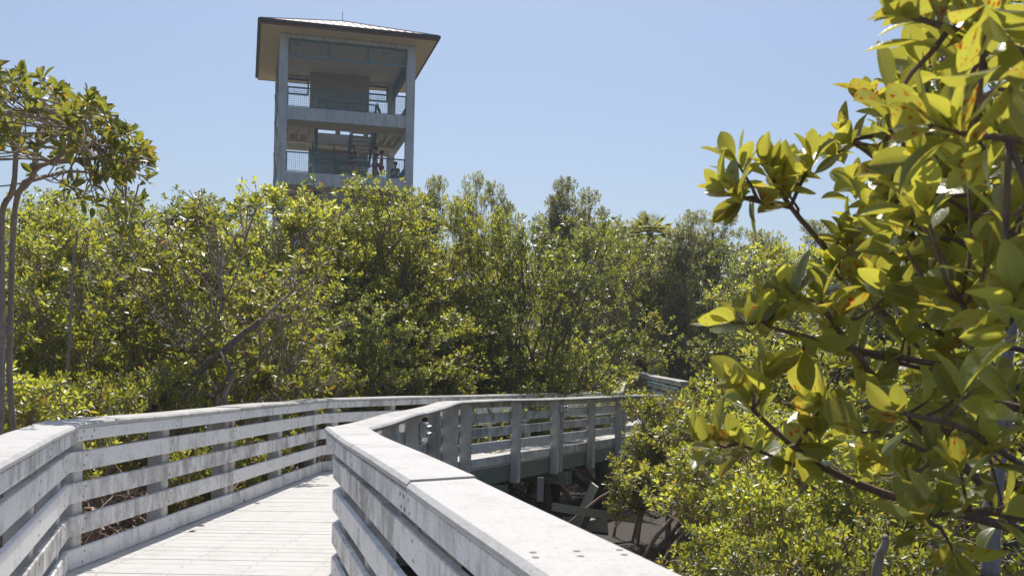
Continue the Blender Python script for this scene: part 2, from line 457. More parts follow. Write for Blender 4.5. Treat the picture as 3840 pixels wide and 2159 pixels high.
# decking
deck = empty('boardwalk', (-1.8, 7.4, 0))
tag(deck, 'boardwalk of bleached planks on green treated beams', 'boardwalk', kind='structure')
def lpt(k, f, o=.03):
    p = lpos(k, f, o); return Vector((p[0], p[1], p[2] - 1.05))
def rpt(k, f, o=.03):
    p = rpos(k, f, o); return Vector((p[0], p[1], p[2] - 1.05))
rngd = random.Random(4)
segs = [(lambda f: lpt(0, f), lambda f: rpt(0, f)), (lambda f: lpt(1, f), lambda f: rpt(1, f)), (lambda f: lpt(2, f), lambda f: rpt(2, f)),
        (lambda f: lpt(3, f), lambda f: Vector(rpt(2, 1)).lerp(Vector((4.23 + .03, 38.0, .64)), f) if f > .2 else Vector(rpt(2, 1)).lerp(Vector((4.40, 27.0, .33)), f * 5 * .5))]
for si, (lf, rf) in enumerate(segs):
    L = ((lf(1) - lf(0)).length + (rf(1) - rf(0)).length) / 2
    nb = int(L / .19); mb = MB(); ga = .0032 / L
    for i in range(nb):
        f0, f1 = i / nb + ga, (i + 1) / nb - ga
        a, b, c, d = lf(f0), rf(f0), rf(f1), lf(f1)
        dz = rngd.uniform(-.0015, .0015); th = .036
        bv = .004
        up = Vector((0,0,dz)); dn = Vector((0,0,dz-th)); mid = Vector((0,0,dz-.004))
        e = (d - a).normalized() * bv; e2 = (c - b).normalized() * bv
        vs = [a+e+up, b+e2+up, c-e2+up, d-e+up, a+mid, b+mid, c+mid, d+mid, a+dn, b+dn, c+dn, d+dn]
        mb.add(vs, [(0,1,2,3),(4,5,1,0),(5,6,2,1),(6,7,3,2),(7,4,0,3),(8,9,5,4),(9,10,6,5),(10,11,7,6),(11,8,4,7),(11,10,9,8)])
    if si < 3:
        for i in range(nb):
            for q in (.12, .38, .64, .9):
                for s in (-.03, .03):
                    f = (i + .5) / nb + s / L
                    p = lf(f).lerp(rf(f), q + rngd.uniform(-.004, .004)); p.z += .0022
                    mb.add([p + Vector((x*.008, y*.008, 0)) for x, y in ((-1,0),(0,-1),(1,0),(0,1))], [(0,1,2,3)], 1)
    mb.build('decking', [M['deck'], M['screw']], deck)
# stringers
for pf, ks in ((lpos, range(3)), (rpos, range(3))):
    for k in ks:
        for oo, w in ((.005, .045), (-.55, .05)):
            mb = MB(); prev = None
            P = [Vector(pf(k, f, oo)) for f in (0, 1)]
            a, b = P
            a.z = a.z - 1.05 - .04 - .13; b.z = b.z - 1.05 - .04 - .13
            mb.bar(a, b, w, .255)
            mb.build('stringer', M['timber'], deck)
# cross beams, piles and braces
def bent(k, f, out=.35, brace=True):
    a = Vector(lpos(k, f, out)); b = Vector(rpos(k, f, out)); a.z = b.z = -.40
    d = (pts_dir := (Vector(rpos(k, min(f + .02, 1), 0)) - Vector(rpos(k, max(f - .02, 0), 0)))).normalized()
    for s in (-.10, .10):
        mb = MB(); mb.bar(a + d * s, b + d * s, .045, .22); mb.build('cross_beam', M['timber'], deck)
    for q in (.22, .78):
        p = a.lerp(b, q); mb = MB(); mb.tube([(p.x, p.y, -.33), (p.x + .02, p.y, -1.6)], [.10, .115], 10); mb.build('pile', M['timber_old'], deck)
    if brace:
        mb = MB(); mb.bar(a.lerp(b, .22) + d * .16 + Vector((0,0,-.15)), a.lerp(b, .9) + d * .16 + Vector((0,0,-.85)), .04, .13); mb.build('brace', M['timber'], deck)
for k, f in ((0, .45), (0, .72), (1, .07), (1, .43), (1, .87), (2, .12), (2, .385), (2, .66), (2, .91)): bent(k, f)
mb = MB(); a = at(553, 506, 17.2); b = at(634, 518.5, 18.4); mb.bar(a, b, .07, .135); mb.build('brace', M['timber_pale'], deck)
mb = MB(); a = at(566, 545, 18.6); b = at(595, 484, 18.2); mb.bar(a, b, .05, .15); mb.build('brace', M['timber_pale'], deck)
mb = MB(); p = at(540.5, 488, 16.6); mb.box(p.x-.05, p.x+.05, p.y-.012, p.y+.012, p.z-.20, p.z+.18); mb.build('steel_strap', M['bolt'], deck)
def chunk(px, py, d, s, label, seed):
    rg = random.Random(seed); p = at(px, py, d); mb = MB(); vs = []
    base = [(-1,-.7,-.6),(1,-.8,-.6),(.9,.8,-.6),(-.8,.7,-.6),(-.9,-.6,.5),(.6,-.7,.7),(.7,.6,.3),(-.6,.7,.6)]
    vs = [(p.x + s*(x+rg.uniform(-.2,.2)), p.y + s*(y+rg.uniform(-.2,.2)), p.z + s*(z+rg.uniform(-.2,.2))) for x,y,z in base]
    mb.add(vs, [(0,3,2,1),(4,5,6,7),(0,1,5,4),(1,2,6,5),(2,3,7,6),(3,0,4,7)])
    o = mb.build('concrete_block', M['concrete_chunk']); tag(o, label, 'concrete block', 'broken concrete under the boardwalk')
chunk(598, 524, 19.0, .20, 'larger broken grey concrete block lying just below the pole under the boardwalk', 1)
chunk(570, 521, 18.6, .15, 'smaller concrete block beside the pole\'s bolted end under the boardwalk', 2)

# ------------------------------------------------------------------ tower
TW = 7.32; TD = 8.2; CW = .46
tower = empty('observation_tower', (-12.76, 56.0, GROUND), R(14.4))
tag(tower, 'square concrete observation tower with hipped metal roof and teal mesh guards rising above the mangroves', 'tower')
Z0 = -GROUND
F3, F2, F1, F0 = 15.55 + Z0, 12.08 + Z0, 8.6 + Z0, 5.1 + Z0
TOP = 19.42 + Z0
def tpart(mb, name, mat, parent=tower, smooth=False): return mb.build(name, mat, parent, smooth, local=True)
for (cu, cv) in ((0,0),(TW-CW,0),(0,TD-CW),(TW-CW,TD-CW)):
    mb = MB(); bv = .03
    c = [(cu+bv,cv),(cu+CW-bv,cv),(cu+CW,cv+bv),(cu+CW,cv+CW-bv),(cu+CW-bv,cv+CW),(cu+bv,cv+CW),(cu,cv+CW-bv),(cu,cv+bv)]
    mb.add([(x,y,-.6) for x,y in c]+[(x,y,TOP) for x,y in c], [(i,(i+1)%8,8+(i+1)%8,8+i) for i in range(8)]+[tuple(range(8,16))])
    tpart(mb, 'column', M['concrete'])
BH = .67
for fz in (F0, F1, F2, F3):
    for (x0,x1,y0,y1) in ((CW,TW-CW,.02,.36),(CW,TW-CW,TD-.36,TD-.02),(.02,.36,CW,TD-CW),(TW-.36,TW-.02,CW,TD-CW)):
        mb = MB(); mb.box(x0,x1,y0,y1,fz-BH,fz); tpart(mb, 'floor_beam', M['concrete'])
    # slab with a stair opening in the middle bay
    mb = MB()
    mb.box(.36, 2.0, .36, TD-.36, fz-.18, fz-.004); mb.box(5.6, TW-.36, .36, TD-.36, fz-.18, fz-.004)
    mb.box(2.0, 5.6, .36, 2.2, fz-.18, fz-.004); mb.box(2.0, 5.6, 6.0, TD-.36, fz-.18, fz-.004)
    for u in (.75, 1.35, 5.9, 6.4, 6.85): mb.box(u-.07, u+.07, 2.4, 5.9, fz-.42, fz-.181)
    for v in (2.2, 6.1): mb.box(.361, TW-.361, v-.17, v+.17, fz-.60, fz-.182)
    for u in (2.0, 5.6): mb.box(u-.15, u+.15, 2.38, 5.92, fz-.52, fz-.183)
    tpart(mb, 'floor_slab', M['inner_concrete'])
# head beams under the roof
for i, (x0,x1,y0,y1) in enumerate(((CW,TW-CW,.02,.3),(CW,TW-CW,TD-.3,TD-.02),(.02,.3,CW,TD-CW),(TW-.3,TW-.02,CW,TD-CW))):
    hgt = .2
    mb = MB(); mb.box(x0,x1,y0,y1,TOP-hgt,TOP); tpart(mb, 'head_beam', M['concrete'])
mb = MB(); mb.box(.05, TW-.05, .05, TD-.05, TOP+.002, TOP+.06)
tpart(mb, 'ceiling', M['inner_concrete'])
# roof: flat stucco soffit, fascia, gutter, four standing seam slopes
OV = 1.06; EZ = TOP + .02
rm = MB(); ez = TOP + .34; ap = 21.85 + Z0
OB = 1.9
A = [(-OV,-OV),(TW+OV,-OV),(TW+OV,TD+OB),(-OV,TD+OB)]
RC = (TW/2, (TD+OB-OV)/2)
rm.add([(x,y,ez) for x,y in A]+[(*RC,ap)], [(0,1,4),(1,2,4),(2,3,4),(3,0,4)])
rm.add([(x,y,ez-.05) for x,y in A]+[(*RC,ap-.05)], [(1,0,4),(2,1,4),(3,2,4),(0,3,4)])
roof = tpart(rm, 'roof', M['roof_metal'])
sm = MB()
W = TW + 2*OV
for s in range(4):
    p0 = Vector((*A[s], ez)); p1 = Vector((*A[(s+1)%4], ez)); apx = Vector((*RC,ap)); mid = (p0+p1)/2
    for i in range(1, 22):
        f = i/22; a = p0.lerp(p1, f); t_ = 1 - abs(2*f-1)
        b = a + (apx - mid) * t_
        nrm = (p1-p0).cross(apx-p0).normalized()
        sm.bar(a + nrm*.018, b + nrm*.018, .022, .04, 0, nrm)
    sm.bar(p0 + Vector((0,0,.02)), apx + Vector((0,0,.02)), .09, .05)
tpart(sm, 'roof_seam', M['roof_metal'], roof)
mb = MB()
inner = [(.0,.0),(TW,.0),(TW,TD),(.0,TD)]; o2 = OV - .06; o3 = OB - .06
B_ = [(-o2,-o2),(TW+o2,-o2),(TW+o2,TD+o3),(-o2,TD+o3)]
for s in range(4):
    s2 = (s+1)%4
    mb.add([(*B_[s],TOP+.10),(*B_[s2],TOP+.10),(*inner[s2],TOP+.03),(*inner[s],TOP+.03)], [(0,3,2,1)])
    mb.add([(*B_[s],TOP+.13),(*B_[s2],TOP+.13),(*inner[s2],TOP+.06),(*inner[s],TOP+.06)], [(0,1,2,3)])
tpart(mb, 'soffit', M['stucco'], roof)
mb = MB(); mg = MB()
for s in range(4):
    s2 = (s+1)%4; a = Vector((*A[s],0)); b = Vector((*A[s2],0)); d = (b-a).normalized(); nn = Vector((d.y,-d.x,0))
    a2 = Vector((*B_[s],0)); b2 = Vector((*B_[s2],0))
    mb.bar(a2 + nn*.015 + Vector((0,0,TOP+.14)), b2 + nn*.015 + Vector((0,0,TOP+.14)), .03, .14)
    mg.bar(a - d*.05 + nn*.05 + Vector((0,0,TOP+.275)), b + d*.05 + nn*.05 + Vector((0,0,TOP+.275)), .13, .12)
tpart(mb, 'fascia', M['fascia_red'], roof); tpart(mg, 'gutter', M['gutter'], roof)
mb = MB(); mb.tube([(*RC,ap-.05),(*RC,ap+.55)], .018, 6); tpart(mb, 'lightning_rod', M['gutter'], roof)
mb = MB(); mb.box(7.2,7.36,1.45,1.6,ap-1.6,ap-1.22); mb.bar((7.1,1.5,ap-1.24),(7.45,1.5,ap-1.18),.18,.03); tpart(mb, 'roof_vent', M['roof_metal'], roof)
# mesh panels
def mesh_panel(name, a, b, z0, z1, sections, frame=.09, wire=.1, wr=.0065, worn=True, frame_bottom=True):
    a = Vector((*a,0)); b = Vector((*b,0)); d = (b-a); L = d.length; d.normalize()
    fr = MB()
    def P(s, z): q = a + d*s; return (q.x, q.y, z)
    fr.bar(P(0,z1-frame/2), P(L,z1-frame/2), .06, frame)
    for i in range(sections+1):
        s = min(max(L*i/sections, frame/2), L-frame/2); fr.bar(P(s,z0+frame*.98), P(s,z1-frame*.98), frame, .058, 0, (d.y,-d.x,0))
    po = tpart(fr, name, M['teal'])
    lo = MB(); lo.bar(P(0,z0+frame/2), P(L,z0+frame/2), .064, frame if frame_bottom else .03)
    tpart(lo, 'bottom_rail', M['teal_worn'] if worn else M['teal'], po)
    wm = MB(); k = 1
    while k*wire < L: wm.bar(P(k*wire,z0), P(k*wire,z1), wr*2, wr*2); k += 1
    k = 1
    while k*wire < z1-z0: wm.bar(P(0,z0+k*wire), P(L,z0+k*wire), wr*2, wr*2); k += 1
    tpart(wm, 'wire_mesh', M['teal'], po)
    return po
mesh_panel('mesh_panel', (CW,.16), (TW-CW,.16), TOP-1.17, TOP-.2, 3, .10)
for (u0,u1) in ((CW,2.02),(5.58,TW-CW)): mesh_panel('mesh_panel', (u0,TD-.16), (u1,TD-.16), TOP-1.17, TOP-.2, 1, .10, worn=False)
for u in (.16, TW-.16): mesh_panel('mesh_panel', (u,CW), (u,TD-CW), TOP-1.17, TOP-.2, 3, .10, worn=False)
for fz in (F1, F2, F3):
    for a, b in (((CW,.12),(TW-CW,.12)),((.12,CW),(.12,TD-CW)),((TW-.12,CW),(TW-.12,TD-CW)),((CW,TD-.12),(2.0,TD-.12)),((5.6,TD-.12),(TW-CW,TD-.12))):
        mesh_panel('guard_railing', a, b, fz+.03, fz+1.1, 3 if b[0]-a[0] > 4 or b[1]-a[1] > 4 else 1, .055, worn=False, frame_bottom=False)
# stair core wall at the back and teal stairs in the middle bay
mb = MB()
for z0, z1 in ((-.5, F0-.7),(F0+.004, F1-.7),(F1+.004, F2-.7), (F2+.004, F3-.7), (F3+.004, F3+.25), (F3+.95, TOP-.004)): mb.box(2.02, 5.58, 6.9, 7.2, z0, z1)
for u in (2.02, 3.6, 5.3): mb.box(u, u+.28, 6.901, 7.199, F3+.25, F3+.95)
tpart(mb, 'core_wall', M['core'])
mb = MB(); mb.box(3.05, 4.3, 6.84, 6.902, F3+.98, F3+1.5)
for i in range(10): mb.box(3.1+i*.12, 3.16+i*.12, 6.82, 6.841, F3+1.02, F3+1.46)
tpart(mb, 'vent_grille', M['dark_grille'])
def stair(z0, z1, u0, u1, v0, v1):
    st = MB(); d = Vector((u1-u0, v1-v0, z1-z0)); 
    for s in (0, 1):
        pass
    n_ = 10; tr = MB()
    hw = .62
    if abs(u1-u0) > abs(v1-v0):
        for s in (-hw, hw): st.bar((u0, v0+s, z0), (u1, v1+s, z1), .05, .60)
        for i in range(n_): f=(i+.5)/n_; tr.box(u0+(u1-u0)*f-.15, u0+(u1-u0)*f+.15, v0-hw+.03, v0+hw-.03, z0+(z1-z0)*f-.02, z0+(z1-z0)*f+.02)
    else:
        for s in (-hw, hw): st.bar((u0+s, v0, z0), (u1+s, v1, z1), .05, .60)
        for i in range(n_): f=(i+.5)/n_; tr.box(u0-hw+.03, u0+hw-.03, v0+(v1-v0)*f-.15, v0+(v1-v0)*f+.15, z0+(z1-z0)*f-.02, z0+(z1-z0)*f+.02)
    for s in (-hw, hw):
        o = (0, s) if abs(u1-u0) > abs(v1-v0) else (s, 0)
        st.bar((u0+o[0], v0+o[1], z0+1.0), (u1+o[0], v1+o[1], z1+1.0), .05, .05)
        for f in (0, .33, .66, 1): st.bar((u0+(u1-u0)*f+o[0], v0+(v1-v0)*f+o[1], z0+(z1-z0)*f), (u0+(u1-u0)*f+o[0], v0+(v1-v0)*f+o[1], z0+(z1-z0)*f+1.0), .05, .05)
    o = tpart(st, 'staircase', M['teal']); tpart(tr, 'tread', M['inner_concrete'], o)
    return o
for lo, hi in ((F1, F2), (F2, F3)):
    mid = (lo + hi) / 2
    stair(lo, mid, 2.75, 2.75, 2.5, 5.2); stair(mid, hi, 4.85, 4.85, 5.2, 2.5)
    mb = MB(); mb.box(2.05, 5.55, 5.2, 6.88, mid-.14, mid); tpart(mb, 'stair_landing', M['inner_concrete'])
    mb = MB(); mb.bar((2.05, 5.16, mid-.06), (5.55, 5.16, mid-.06), .06, .30); tpart(mb, 'landing_beam', M['teal_worn'])
    for u in (2.15, 5.42):
        mb = MB(); mb.box(u-.09, u+.09, 2.12, 2.30, lo+.002, hi-.61); tpart(mb, 'stair_post', M['teal'])
for fz in (F2, F3):
    mesh_panel('stair_guard', (2.2,2.3), (5.5,2.3), fz+.03, fz+1.05, 2, .055, worn=False, frame_bottom=False)
    for u in (2.12, 5.5): mb = MB(); mb.bar((u,.5,fz+.1),(u,2.2,fz+1.0),.05,.28); tpart(mb, 'stair_plate', M['teal'])
mb = MB(); mb.box(6.2, TW-.5, 2.2, 2.55, F2, F2+.40); tpart(mb, 'bench', M['inner_concrete'])
for (u, v) in ((1.0,1.6),(3.7,3.6),(5.9,1.9)):
    mb = MB(); mb.ball((u,v,TOP-.03), .17, 10, 6, 0, (1,1,.45)); tpart(mb, 'ceiling_lamp', M['lamp'])
# left side diagonal braces seen edge-on
mb = MB()
for fz in (F1, F2, F3): mb.bar((-.03, .9, fz-.1), (-.03, TW-.6, fz+2.2), .05, .16); mb.bar((-.03, 1.6, fz-1.2), (-.03, TW-.6, fz+.6), .05, .10)
tpart(mb, 'side_brace', M['gutter'])

# ------------------------------------------------------------------ people
def cloth(name, c): M[name] = simple(name, c, .85, .2, 30, .15)
cloth('skin_light', (.52, .33, .24)); cloth('skin_tan', (.30, .17, .11)); cloth('hair_black', (.012, .010, .009))
cloth('black_cloth', (.02, .021, .024)); cloth('red_cloth', (.45, .025, .04)); cloth('white_cloth', (.75, .75, .74)); cloth('charcoal_cloth', (.05, .055, .06)); cloth('blue_cloth', (.05, .08, .16))
def skinned(name, nodes, edges, mat, parent, root=0, levels=2):
    """One smooth surface grown around joints: nodes are (x,y,z,r[,r2])."""
    me = bpy.data.meshes.new(name); me.from_pydata([nd[:3] for nd in nodes], edges, [])
    o = bpy.data.objects.new(name + '_src', me); COL.objects.link(o)
    md = o.modifiers.new('s', 'SKIN'); md.use_smooth_shade = True
    sv = me.skin_vertices[0].data
    for i, nd in enumerate(nodes):
        sv[i].radius = (nd[3], nd[4] if len(nd) > 4 else nd[3]); sv[i].use_root = (i == root)
    sb = o.modifiers.new('b', 'SUBSURF'); sb.levels = levels; sb.render_levels = levels
    dg = bpy.context.evaluated_depsgraph_get(); ev = o.evaluated_get(dg)
    nm = bpy.data.meshes.new_from_object(ev); nm.name = name
    bpy.data.objects.remove(o); bpy.data.meshes.remove(me)
    nm.materials.clear(); nm.materials.append(mat)
    r = link(name, nm, parent); return r
def person(loc, rz, label, skin, top, bottom, hair, H=1.70, sit=False, long_hair=False, arms=None, print_=None, male=True, sleeve=.6):
    s = H / 1.70
    root = empty('person', loc, rz); tag(root, label, 'person', None)
    hip = .92 if not sit else .50
    sh = hip + .50; hw = .20 if male else .175
    la, ra = arms or (((-.25, .02, -.28), (-.27, .10, -.52)), ((.25, .02, -.28), (.27, .10, -.52)))
    nodes = [(0,0,hip,.135,.10), (0,.0,hip+.22,.125,.09), (0,-.01,hip+.42,.155,.095), (0,-.01,sh+.05,.06,.055), (0,.01,sh+.15,.055,.055), (0,.02,sh+.24,.085,.095), (0,.01,sh+.33,.068,.075), (0,.125,sh+.225,.014,.016)]
    edges = [(0,1),(1,2),(2,3),(3,4),(4,5),(5,6),(5,7)]
    for ex in (-.088, .088):
        nodes.append((ex, .0, sh+.235, .016, .02)); edges.append((5, len(nodes)-1))
    arm_idx = []
    for sd, (el, wr) in ((-1, la), (1, ra)):
        i = len(nodes)
        nodes += [(sd*hw, -.01, sh-.03, .052), (el[0], el[1], sh+el[2], .040), (wr[0], wr[1], sh+wr[2], .028)]
        edges += [(2,i),(i,i+1),(i+1,i+2)]
        e = Vector(el); w = Vector(wr); d = (w-e).normalized()
        palm = w + d*.07; j = len(nodes); nodes.append((palm.x, palm.y, sh+palm.z, .030, .016)); edges.append((i+2, j))
        side = d.cross(Vector((0,0,1)));
        side = side.normalized() if side.length > .1 else Vector((1,0,0))
        for q in range(4):
            a = palm + side*(q-1.5)*.019 + d*.045; b = a + d*(.035 + .008*(1.5-abs(q-1.5))) + Vector((0,.012,-.008))
            k = len(nodes); nodes += [(a.x,a.y,sh+a.z,.009), (b.x,b.y,sh+b.z,.007)]; edges += [(j,k),(k,k+1)]
        a = w + d*.04 + side*.045*(-sd); k = len(nodes); nodes.append((a.x, a.y+.015, sh+a.z, .009)); edges.append((j,k))
        arm_idx.append(i)
    legs = []
    for sd in (-1, 1):
        i = len(nodes)
        if sit: nodes += [(sd*.09,.04,hip-.02,.085),(sd*.12,.45,hip,.06),(sd*.12,.47,hip-.40,.04),(sd*.12,.60,hip-.45,.035)]
        else: nodes += [(sd*.09,0,hip-.08,.082),(sd*.095,.02,.50,.056),(sd*.10,-.02,.08,.036),(sd*.11,.12,.03,.034)]
        edges += [(0,i),(i,i+1),(i+1,i+2),(i+2,i+3)]; legs.append(i)
    sc = lambda L: [tuple(c*s for c in nd) for nd in L]
    nodes = sc(nodes)
    skinned('body', nodes, edges, skin, root)
    N = nodes
    def fat(i, k): 
        nd = N[i]; return (nd[0], nd[1], nd[2], nd[3]*k, (nd[4] if len(nd) > 4 else nd[3])*k)
    # shirt
    sn = [fat(0,1.16), fat(1,1.18), fat(2,1.14), (N[3][0],N[3][1],N[3][2]-.03,.085,.075)]; se = [(0,1),(1,2),(2,3)]
    for i in arm_idx:
        k = len(sn); a = Vector(N[i][:3]); b = Vector(N[i+1][:3]); c = a.lerp(b, sleeve)
        sn += [fat(i,1.35), (c.x,c.y,c.z,.062)]; se += [(2,k),(k,k+1)]
    shirt = skinned('shirt', sn, se, top, root)
    if print_:
        mb = MB(); y = N[1][1] + .125*s
        mb.add([(-.085*s,y+.012,N[1][2]-.06),(.085*s,y+.012,N[1][2]-.06),(.085*s,y+.03,N[2][2]-.06),(-.085*s,y+.03,N[2][2]-.06)], [(0,1,2,3)])
        mb.build('shirt_print', print_, shirt, local=True)
    bn = [fat(0,1.22)]; be = []
    for i in legs:
        k = len(bn); a = Vector(N[i][:3]); b = Vector(N[i+1][:3]); c = a.lerp(b, .75 if male else .45)
        bn += [fat(i,1.28), (c.x,c.y,c.z,.088)]; be += [(0,k),(k,k+1)]
    skinned('shorts', bn, be, bottom, root)
    hd = N[5]
    hb_ = MB()
    hb_.ball((hd[0], hd[1]-.018, hd[2]+.045), .118*s, 12, 8, 0, (.88,1.0,.92))
    if long_hair:
        hb_.ball((hd[0], hd[1]-.075, hd[2]-.12), .12*s, 10, 8, 0, (.85,.5,1.75))
    else:
        rg = random.Random(int(hd[2]*1000))
        for _ in range(26):
            an = rg.uniform(0, 6.28); e = rg.uniform(.2, 1.5)
            hb_.ball((hd[0]+.1*math.cos(an)*math.cos(e), hd[1]-.02+.1*math.sin(an)*math.cos(e), hd[2]+.06+.1*math.sin(e)), .032, 6, 4)
    hb_.build('hair', hair, root, True, local=True)
    eb = MB()
    for ex in (-.035, .035): eb.ball((ex*s, hd[1]+.092*s, hd[2]+.015), .012, 6, 4)
    eb.build('eyes', M['hair_black'], root, True, local=True)
    sb = MB()
    for i in legs:
        nd = N[i+2]; sb.ball((nd[0], nd[1]+.075, nd[2]-.035), .06, 8, 6, 0, (.85,2.1,.75))
    sb.build('shoes', M['charcoal_cloth'], root, True, local=True)
    return root
def tw(u, v, z):
    c, s_ = math.cos(R(14.4)), math.sin(R(14.4))
    return Vector((-12.76 + u*c - v*s_, 56.0 + u*s_ + v*c, z + GROUND))
w_ = person(tw(4.05, .62, F2), R(160), 'person with long black hair, black top and short red skirt', M['skin_light'], M['black_cloth'], M['red_cloth'], M['hair_black'], 1.64, long_hair=True, male=False,
       arms=(((-.22,.06,-.25),(-.16,.26,-.20)),((.22,.08,-.24),(.12,.30,-.18))), sleeve=.75)
person(tw(5.35, .95, F2), R(120), 'person with short dark hair, black shirt and red shorts', M['skin_light'], M['black_cloth'], M['red_cloth'], M['hair_black'], 1.72)
person(tw(5.72, 1.35, F2), R(95), 'person in a red shirt half hidden behind the one in black', M['skin_tan'], M['red_cloth'], M['red_cloth'], M['hair_black'], 1.62)
person(tw(6.62, 2.15, F2-.06), R(170), 'person with curly hair sitting in a dark shirt with a pale chest print', M['skin_tan'], M['charcoal_cloth'], M['blue_cloth'], M['hair_black'], 1.70, sit=True,
       arms=(((-.26,.08,-.30),(-.08,.27,-.44)),((.26,.08,-.30),(.08,.27,-.44))), print_=M['white_cloth'])
ph = MB(); c = tw(4.05+.28, .42, F2 + 1.20); ph.box(c.x-.035, c.x+.035, c.y-.006, c.y+.006, c.z-.07, c.z+.07)
tag(ph.build('phone', M['white_cloth']), 'small white phone held by the person with long hair', 'phone')

# ------------------------------------------------------------------ foliage
def rng_unit(rg, n):
    v = rg.normal(size=(n, 3)); return v / np.linalg.norm(v, axis=1, keepdims=True)
def norm(a): return a / np.maximum(np.linalg.norm(a, axis=1, keepdims=True), 1e-9)

T_SIMPLE = (np.array([(0,0,0),(-.36,.38,.05),(-.40,.72,.06),(0,1,-.02),(.40,.72,.06),(.36,.38,.05)]), [(0,3,2,1),(0,5,4,3)])
def t_fine():
    rows = [(0.0,.05),(.10,.13),(.25,.34),(.42,.46),(.60,.50),(.76,.42),(.90,.24),(1.0,.02)]
    V = []; Fc = []
    for (y, w) in rows:
        zc = -.16 * y * y
        for x in (-1, -.5, 0, .5, 1):
            V.append((x * w, y, zc + .13 * abs(x) * w * 1.6))
    for i in range(len(rows)-1):
        for j in range(4):
            a = i*5+j; Fc.append((a, a+1, a+6, a+5))
    return np.array(V), Fc
T_FINE = t_fine()

def leaf_mesh(name, pos, axis, nrm, length, width, mat, rg, tmpl=T_SIMPLE, curl=None):
    V, Fc = tmpl; N = len(pos); k = len(V)
    axis = norm(axis); side = norm(np.cross(axis, nrm)); up = np.cross(side, axis)
    X = V[None,:,0,None] * side[:,None,:] * width[:,None,None]
    Y = V[None,:,1,None] * axis[:,None,:] * length[:,None,None]
    z = V[None,:,2] * np.ones((N,1))
    if curl is not None: z = z * curl[:,None]
    Z = z[:,:,None] * up[:,None,:] * length[:,None,None]
    P = (pos[:,None,:] + X + Y + Z).reshape(-1, 3)
    nf = len(Fc); fa = np.array(Fc)
    loops = (fa[None] + (np.arange(N) * k)[:,None,None]).reshape(-1)
    me = bpy.data.meshes.new(name)
    me.vertices.add(N*k); me.vertices.foreach_set('co', P.astype(np.float32).ravel())
    me.loops.add(len(loops)); me.loops.foreach_set('vertex_index', loops.astype(np.int32))
    me.polygons.add(N*nf); me.polygons.foreach_set('loop_start', (np.arange(N*nf)*4).astype(np.int32))
    me.polygons.foreach_set('loop_total', np.full(N*nf, 4, np.int32))
    at_ = me.attributes.new('lv', 'FLOAT_VECTOR', 'POINT')
    wmax = np.maximum(np.abs(V[:,0]).max(), 1e-6)
    rowmax = np.array([max(.02, np.abs(V[np.abs(V[:,1]-v[1])<1e-6, 0]).max()) for v in V])
    A = np.empty((N, k, 3), np.float32)
    A[:,:,0] = (V[:,0] / rowmax)[None]; A[:,:,1] = V[None,:,1]; A[:,:,2] = rg.random(N)[:,None]
    at_.data.foreach_set('vector', A.ravel())
    me.polygons.foreach_set('use_smooth', np.ones(N*nf, bool))
    me.materials.append(mat); me.update(calc_edges=True); me.validate()
    return me

def rosettes(pos, ax, rg, per=8, tilt=(25, 80), L=.09, Lv=.2, wr=.5, spread=.012):
    """Leaves fanned round the twig ends."""
    n = len(pos); ax = norm(ax)
    ref = np.where(np.abs(ax[:,2:3]) < .9, np.array([[0,0,1.]]), np.array([[1.,0,0]]))
    s = norm(np.cross(ax, ref)); t = np.cross(ax, s)
    P=[];A=[];Nn=[];Ls=[]
    ph0 = rg.random(n) * 6.28
    for i in range(per):
        keep = rg.random(n) < .92
        an = ph0 + i * 2.4 + rg.normal(0, .25, n)
        ti = np.radians(tilt[0] + (tilt[1]-tilt[0]) * (i/(per-1)) + rg.normal(0, 9, n))
        rad = s*np.cos(an)[:,None] + t*np.sin(an)[:,None]
        d = ax*np.cos(ti)[:,None] + rad*np.sin(ti)[:,None]
        nr = ax*np.sin(ti)[:,None] - rad*np.cos(ti)[:,None]
        nr = nr + rg.normal(0, .30, (n,3))
        P.append((pos - ax*(i*spread)[..., None] if False else pos - ax*(i*spread) + d*.008)[keep]); A.append(d[keep]); Nn.append(nr[keep])
        Ls.append((L * (1 - Lv + 2*Lv*rg.random(n)) * (.62 + .38*min(1, (i+2)/5)))[keep])
    P=np.concatenate(P);A=np.concatenate(A);Nn=np.concatenate(Nn);Ls=np.concatenate(Ls)
    return P, A, Nn, Ls, Ls*wr*(.85+.3*rg.random(len(Ls)))

def curve_pts(a, b, rg, wob=.1, n=4, lift=0.0):
    a = np.array(a, float); b = np.array(b, float); L = np.linalg.norm(b-a)
    out = []
    off = rg.normal(0, wob*L, (n+1, 3))
    for i in range(n+1):
        f = i/n; e = math.sin(math.pi*f)
        out.append(tuple(a*(1-f)+b*f + off[i]*e*.6 + np.array([0,0,lift*L*e])))
    return out

